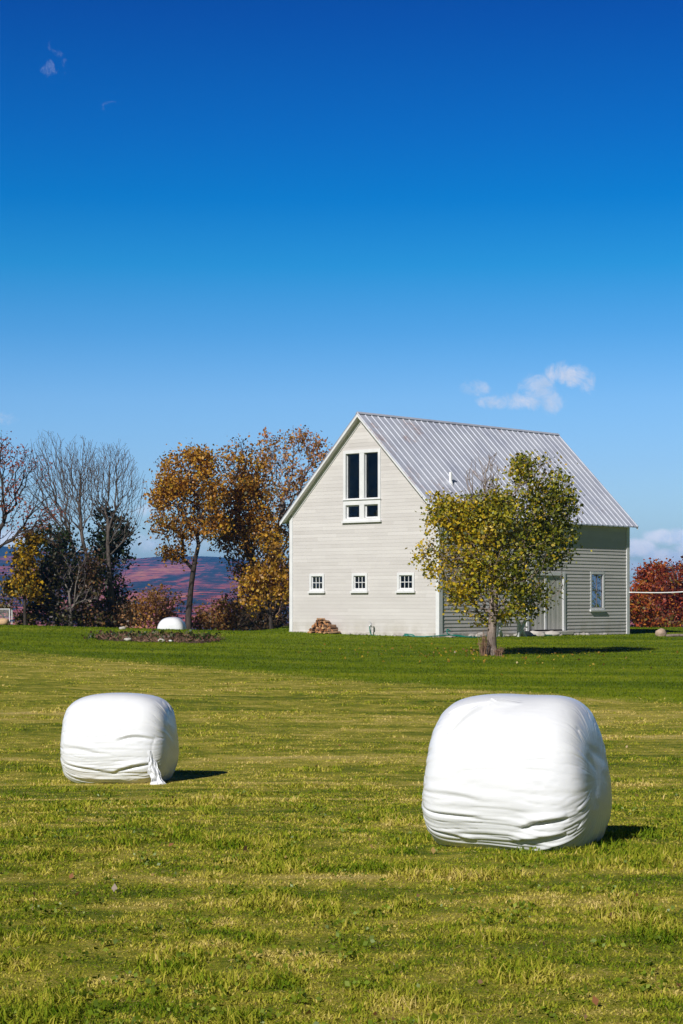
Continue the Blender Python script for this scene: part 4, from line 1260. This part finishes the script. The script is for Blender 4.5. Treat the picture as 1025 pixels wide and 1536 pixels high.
V, fl, col = leaf_cloud(np.array([[gbx + random.uniform(-2.2, 2.2), gby + random.gauss(-1.2, 1.), gz(gbx, gby) + random.uniform(.03, .14)] for _ in range(500)]), 2, .12, .12, [(.05, .09, .012), (.09, .10, .02), (.12, .06, .035), (.03, .05, .01)], [2, 2, 3, 2])
w_ = npmesh('weed_leaves', V, fl, np.full(len(fl), 4), M['leaf'], bed, tint=col); w_['kind'] = 'stuff'
for k_, (px, py, r_, lab) in enumerate(((192, 957, .085, 'pale flat stone at the left of the garden bed'), (243, 961, .09, 'pale stone at the front of the garden bed'), (257, 956, .055, 'small white round stone in the garden bed'))):
    q = pt(px, py, 66.6); z = gz(q.x, q.y); o = rock((q.x, q.y, z + .07), r_ * 1.5, r_, r_ * .7, M['trim'] if k_ == 2 else M['concrete'], 120 + k_); tag(o, lab, 'stone', 'stones in the garden bed')
q = pt(184, 942, 79); o = rock((q.x, q.y, gz(q.x, q.y) + .04), .14, .1, .08, M['concrete'], 140); tag(o, 'pale stone on the crest near the right bare trunk', 'stone')

# boulder and log on the right
q = pt(992, 960, 84); z = gz(q.x, q.y)
o = rock((q.x, q.y, z + .12), .23, .2, .2, M['boulder'], 201); o.name = 'boulder'; tag(o, 'tan round boulder on the grass right of the barn', 'boulder')
q0 = pt(1000, 964, 83.2); q1 = pt(1052, 962, 84.2)
mb = MB(); P_ = [q0.lerp(q1, i / 6) for i in range(7)]
for p_ in P_: p_.z = gz(p_.x, p_.y) + .05
mb.tube(P_, [.05, .07, .075, .07, .075, .07, .06], 8); o = mb.build('weathered_pole', M['bark_maple'], smooth=True, loc=P_[0]); tag(o, 'pale weathered pole lying beside the boulder', 'pole')

# white cable from the barn to the red tree
c0 = SI(BL - .02, .06, z_s(BL, 888.5)); c1 = pt(1085, 881.5, 88)
P_ = [c0.lerp(c1, i / 24) - Vector((0, 0, .10 * math.sin(math.pi * i / 24))) for i in range(25)]
mb = MB(); mb.tube(P_, .025, 8); o = mb.build('cable', M['wire'], smooth=True, loc=c0); tag(o, 'white cable strung from the barn corner past the red trees', 'cable')
mb = MB(); zc = gz(c1.x, c1.y); mb.tube([(c1.x, c1.y + .06, zc - .3), (c1.x, c1.y + .06, c1.z + .15)], .06, 10); mb.build('post', M['bark_maple'], o)

# wire cage at the left edge
cq = pt(4, 937, 82); cz = gz(cq.x, cq.y)
cage = empty('wire_cage', (cq.x, cq.y, cz), 'white framed wire cage at the left edge of the lawn', 'cage')
mb = MB(); wx, wy, hh = .34, .30, .66
xs_ = (cq.x - wx, cq.x + wx); ys_ = (cq.y - wy, cq.y + wy); zs_ = (cz + .02, cz + hh)
for x_ in xs_:
    for y_ in ys_: mb.bar((x_, y_, cz - .02), (x_, y_, cz + hh + .015), .03, .03)
for z_ in zs_:
    for y_ in ys_: mb.bar((xs_[0] + .015, y_, z_), (xs_[1] - .015, y_, z_), .03, .03)
    for x_ in xs_: mb.bar((x_, ys_[0] + .015, z_), (x_, ys_[1] - .015, z_), .03, .03)
mb.build('frame', M['trim'], cage)
for y_ in ys_:
    mb = MB()
    for i in range(1, 12):
        f = i / 12
        mb.bar((xs_[0] + 2 * wx * f, y_, cz + .02), (xs_[0] + 2 * wx * f, y_, cz + hh), .004, .004)
        mb.bar((xs_[0], y_ + .005, cz + hh * f), (xs_[1], y_ + .005, cz + hh * f), .004, .004)
    mb.build('mesh_panel', M['steel'], cage)
o = rock((cq.x + .12, cq.y - .45, cz + .13), .24, .2, .17, M['tan_wood'], 230); o.name = 'feed_sack'; tag(o, 'tan sack slumped in front of the wire cage', 'sack')

# ------------------------------------------------------------------ haze
mb = MB()
hz0, hz1 = EYE - 45, EYE + 132
mb.hexa([(-5500, -400, hz0), (5500, -400, hz0), (5500, 6200, hz0), (-5500, 6200, hz0), (-5500, -400, hz1), (5500, -400, hz1), (5500, 6200, hz1), (-5500, 6200, hz1)])
m, nt, out = nmat('haze_air')
pv = N(nt, 'ShaderNodeVolumePrincipled'); pv.inputs['Color'].default_value = (.13, .43, 1., 1); pv.inputs['Density'].default_value = .00017; pv.inputs['Anisotropy'].default_value = 0.
nt.links.new(pv.outputs[0], out.inputs['Volume'])
HAZE = True
if HAZE:
    hzo = mb.build('haze', m); tag(hzo, 'thin blue autumn haze', 'haze', kind='stuff')

# ------------------------------------------------------------------ sky, sun, camera
SUN_EL, SUN_AZ = 35., -119.            # azimuth of the sun from +x, degrees
w = bpy.data.worlds.new('World'); scene.world = w; w.use_nodes = True
nt = w.node_tree; nt.nodes.clear()
wo = N(nt, 'ShaderNodeOutputWorld'); bgn = N(nt, 'ShaderNodeBackground'); nt.links.new(bgn.outputs[0], wo.inputs[0])
SKY_S = .15
bgn.inputs['Strength'].default_value = SKY_S
sky = N(nt, 'ShaderNodeTexSky'); sky.sky_type = 'NISHITA'; sky.sun_disc = False
sky.sun_elevation = R(SUN_EL); sky.sun_rotation = R(90 - SUN_AZ); sky.altitude = 100; sky.air_density = 1.; sky.dust_density = .6; sky.ozone_density = 1.5
tc = N(nt, 'ShaderNodeTexCoord'); sp = N(nt, 'ShaderNodeSeparateXYZ'); nt.links.new(tc.outputs['Generated'], sp.inputs[0])
CAL = False
skyc = sky.outputs[0]
if not CAL:
    SKYTAB = [(0., (.90, 1.18, 1.5)), (.057, (.80, 1.07, 1.48)), (.113, (.62, .91, 1.36)), (.168, (.49, .835, 1.28)), (.223, (.24, .69, 1.15)), (.277, (.06, .60, 1.05)),
              (.33, (.0, .46, .98)), (.382, (.0, .365, .915)), (.472, (.0, .235, .77)), (.62, (.004, .10, .42)), (1., (.01, .07, .25))]
    # polariser-deep blue high up, darkened more overhead to cut ambient, paler towards the horizon
    r = ramp(nt, [(p_, tuple(c_ / 1.5 for c_ in q_)) for p_, q_ in SKYTAB], maprange(nt, sp.outputs[2], 0, .6, smooth=False))
    SKY_RAMP = r
    tinted = mixc(nt, 1., skyc, r.outputs[0], 'MULTIPLY')
    # dimming added to the sky beside and behind the camera, to deepen shade
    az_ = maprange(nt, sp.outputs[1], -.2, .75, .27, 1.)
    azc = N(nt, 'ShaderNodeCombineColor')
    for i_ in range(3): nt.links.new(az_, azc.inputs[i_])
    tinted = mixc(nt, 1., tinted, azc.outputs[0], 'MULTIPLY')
    # clouds, placed by direction
    yy = mathn(nt, 'MAXIMUM', sp.outputs[1], .02)
    U = mathn(nt, 'ADD', mathn(nt, 'MULTIPLY', mathn(nt, 'DIVIDE', sp.outputs[0], yy), F), 512.5)
    Vv = mathn(nt, 'SUBTRACT', YH, mathn(nt, 'MULTIPLY', mathn(nt, 'DIVIDE', sp.outputs[2], yy), F))
    cvv = N(nt, 'ShaderNodeCombineXYZ'); nt.links.new(U, cvv.inputs[0]); nt.links.new(Vv, cvv.inputs[1])
    cn = noise_tex(nt, .028, 8, .66, cvv.outputs[0], .6)
    blobs = [(852, 562, 34, 18, .88), (815, 583, 30, 20, .80), (830, 602, 22, 18, .9), (790, 603, 38, 12, .74), (735, 604, 40, 10, .64), (712, 583, 20, 16, .62), (884, 576, 14, 20, .6), (768, 600, 26, 9, .55),
             (1012, 806, 44, 13, 1.5), (960, 823, 28, 15, 1.5), (998, 836, 40, 14, 1.4), (1050, 826, 44, 30, 1.4), (940, 848, 60, 12, .9),
             (80, 96, 13, 24, .26), (92, 117, 16, 10, .22), (163, 161, 15, 11, .28), (15, 628, 36, 9, .4), (212, 815, 34, 14, .65), (222, 765, 30, 10, .45), (15, 808, 34, 14, 1.), (285, 815, 34, 16, .6), (400, 830, 50, 16, .6)]
    acc = None
    for (cx, cy, rx, ry, am) in blobs:
        dx = mathn(nt, 'MULTIPLY', mathn(nt, 'SUBTRACT', U, cx), 1 / rx); dy = mathn(nt, 'MULTIPLY', mathn(nt, 'SUBTRACT', Vv, cy), 1 / ry)
        d2 = mathn(nt, 'ADD', mathn(nt, 'MULTIPLY', dx, dx), mathn(nt, 'MULTIPLY', dy, dy))
        v = mathn(nt, 'MULTIPLY', mathn(nt, 'SUBTRACT', 1., mathn(nt, 'MULTIPLY', d2, .62)), am)
        acc = v if acc is None else mathn(nt, 'MAXIMUM', acc, v)
    front = maprange(nt, sp.outputs[1], .3, .5)
    dens = mathn(nt, 'ADD', acc, mathn(nt, 'MULTIPLY', mathn(nt, 'SUBTRACT', cn.outputs[0], .5), 2.7))
    dens = mathn(nt, 'MULTIPLY', maprange(nt, dens, .12, 1.25), front)
    shade = noise_tex(nt, .035, 4, .6, cvv.outputs[0])
    cc = ramp(nt, [(.36, (3.9, 4.6, 5.8)), (.58, (5.4, 5.5, 6.2))], shade.outputs[0])
    CLOUD = cc
    lowb = maprange(nt, sp.outputs[2], .02, .09, 1.45, 1.)     # bright banks of cloud far off, seen through the haze
    lbc = N(nt, 'ShaderNodeCombineColor')
    for i_ in range(3): nt.links.new(lowb, lbc.inputs[i_])
    ccl = mixc(nt, 1., cc.outputs[0], lbc.outputs[0], 'MULTIPLY')
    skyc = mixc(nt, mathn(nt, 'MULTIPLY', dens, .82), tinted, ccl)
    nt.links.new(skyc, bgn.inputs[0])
else:
    nt.links.new(skyc, bgn.inputs[0])

sd = bpy.data.lights.new('sun', 'SUN'); sd.energy = 5.0; sd.angle = R(.53); sd.color = (1., .975, .935)
so = bpy.data.objects.new('sun', sd); COL.objects.link(so)
to_sun = Vector((math.cos(R(SUN_AZ)) * math.cos(R(SUN_EL)), math.sin(R(SUN_AZ)) * math.cos(R(SUN_EL)), math.sin(R(SUN_EL))))
so.rotation_euler = to_sun.to_track_quat('Z', 'Y').to_euler(); so.location = to_sun * 60

cd = bpy.data.cameras.new('camera'); cam = bpy.data.objects.new('camera', cd); COL.objects.link(cam)
cam.location = (0, 0, EYE); cam.rotation_euler = (math.pi / 2, 0, 0)
cd.sensor_fit = 'VERTICAL'; cd.sensor_height = 36; cd.sensor_width = 24; cd.lens = F / 1536 * 36
cd.shift_y = (YH - 768) / 1536; cd.clip_start = .1; cd.clip_end = 20000
scene.camera = cam
scene.view_settings.view_transform = 'Standard'; scene.view_settings.look = 'None'; scene.view_settings.exposure = 0; scene.view_settings.gamma = 1
scene.cycles.max_bounces = 6; scene.cycles.transparent_max_bounces = 12; scene.cycles.volume_bounces = 0
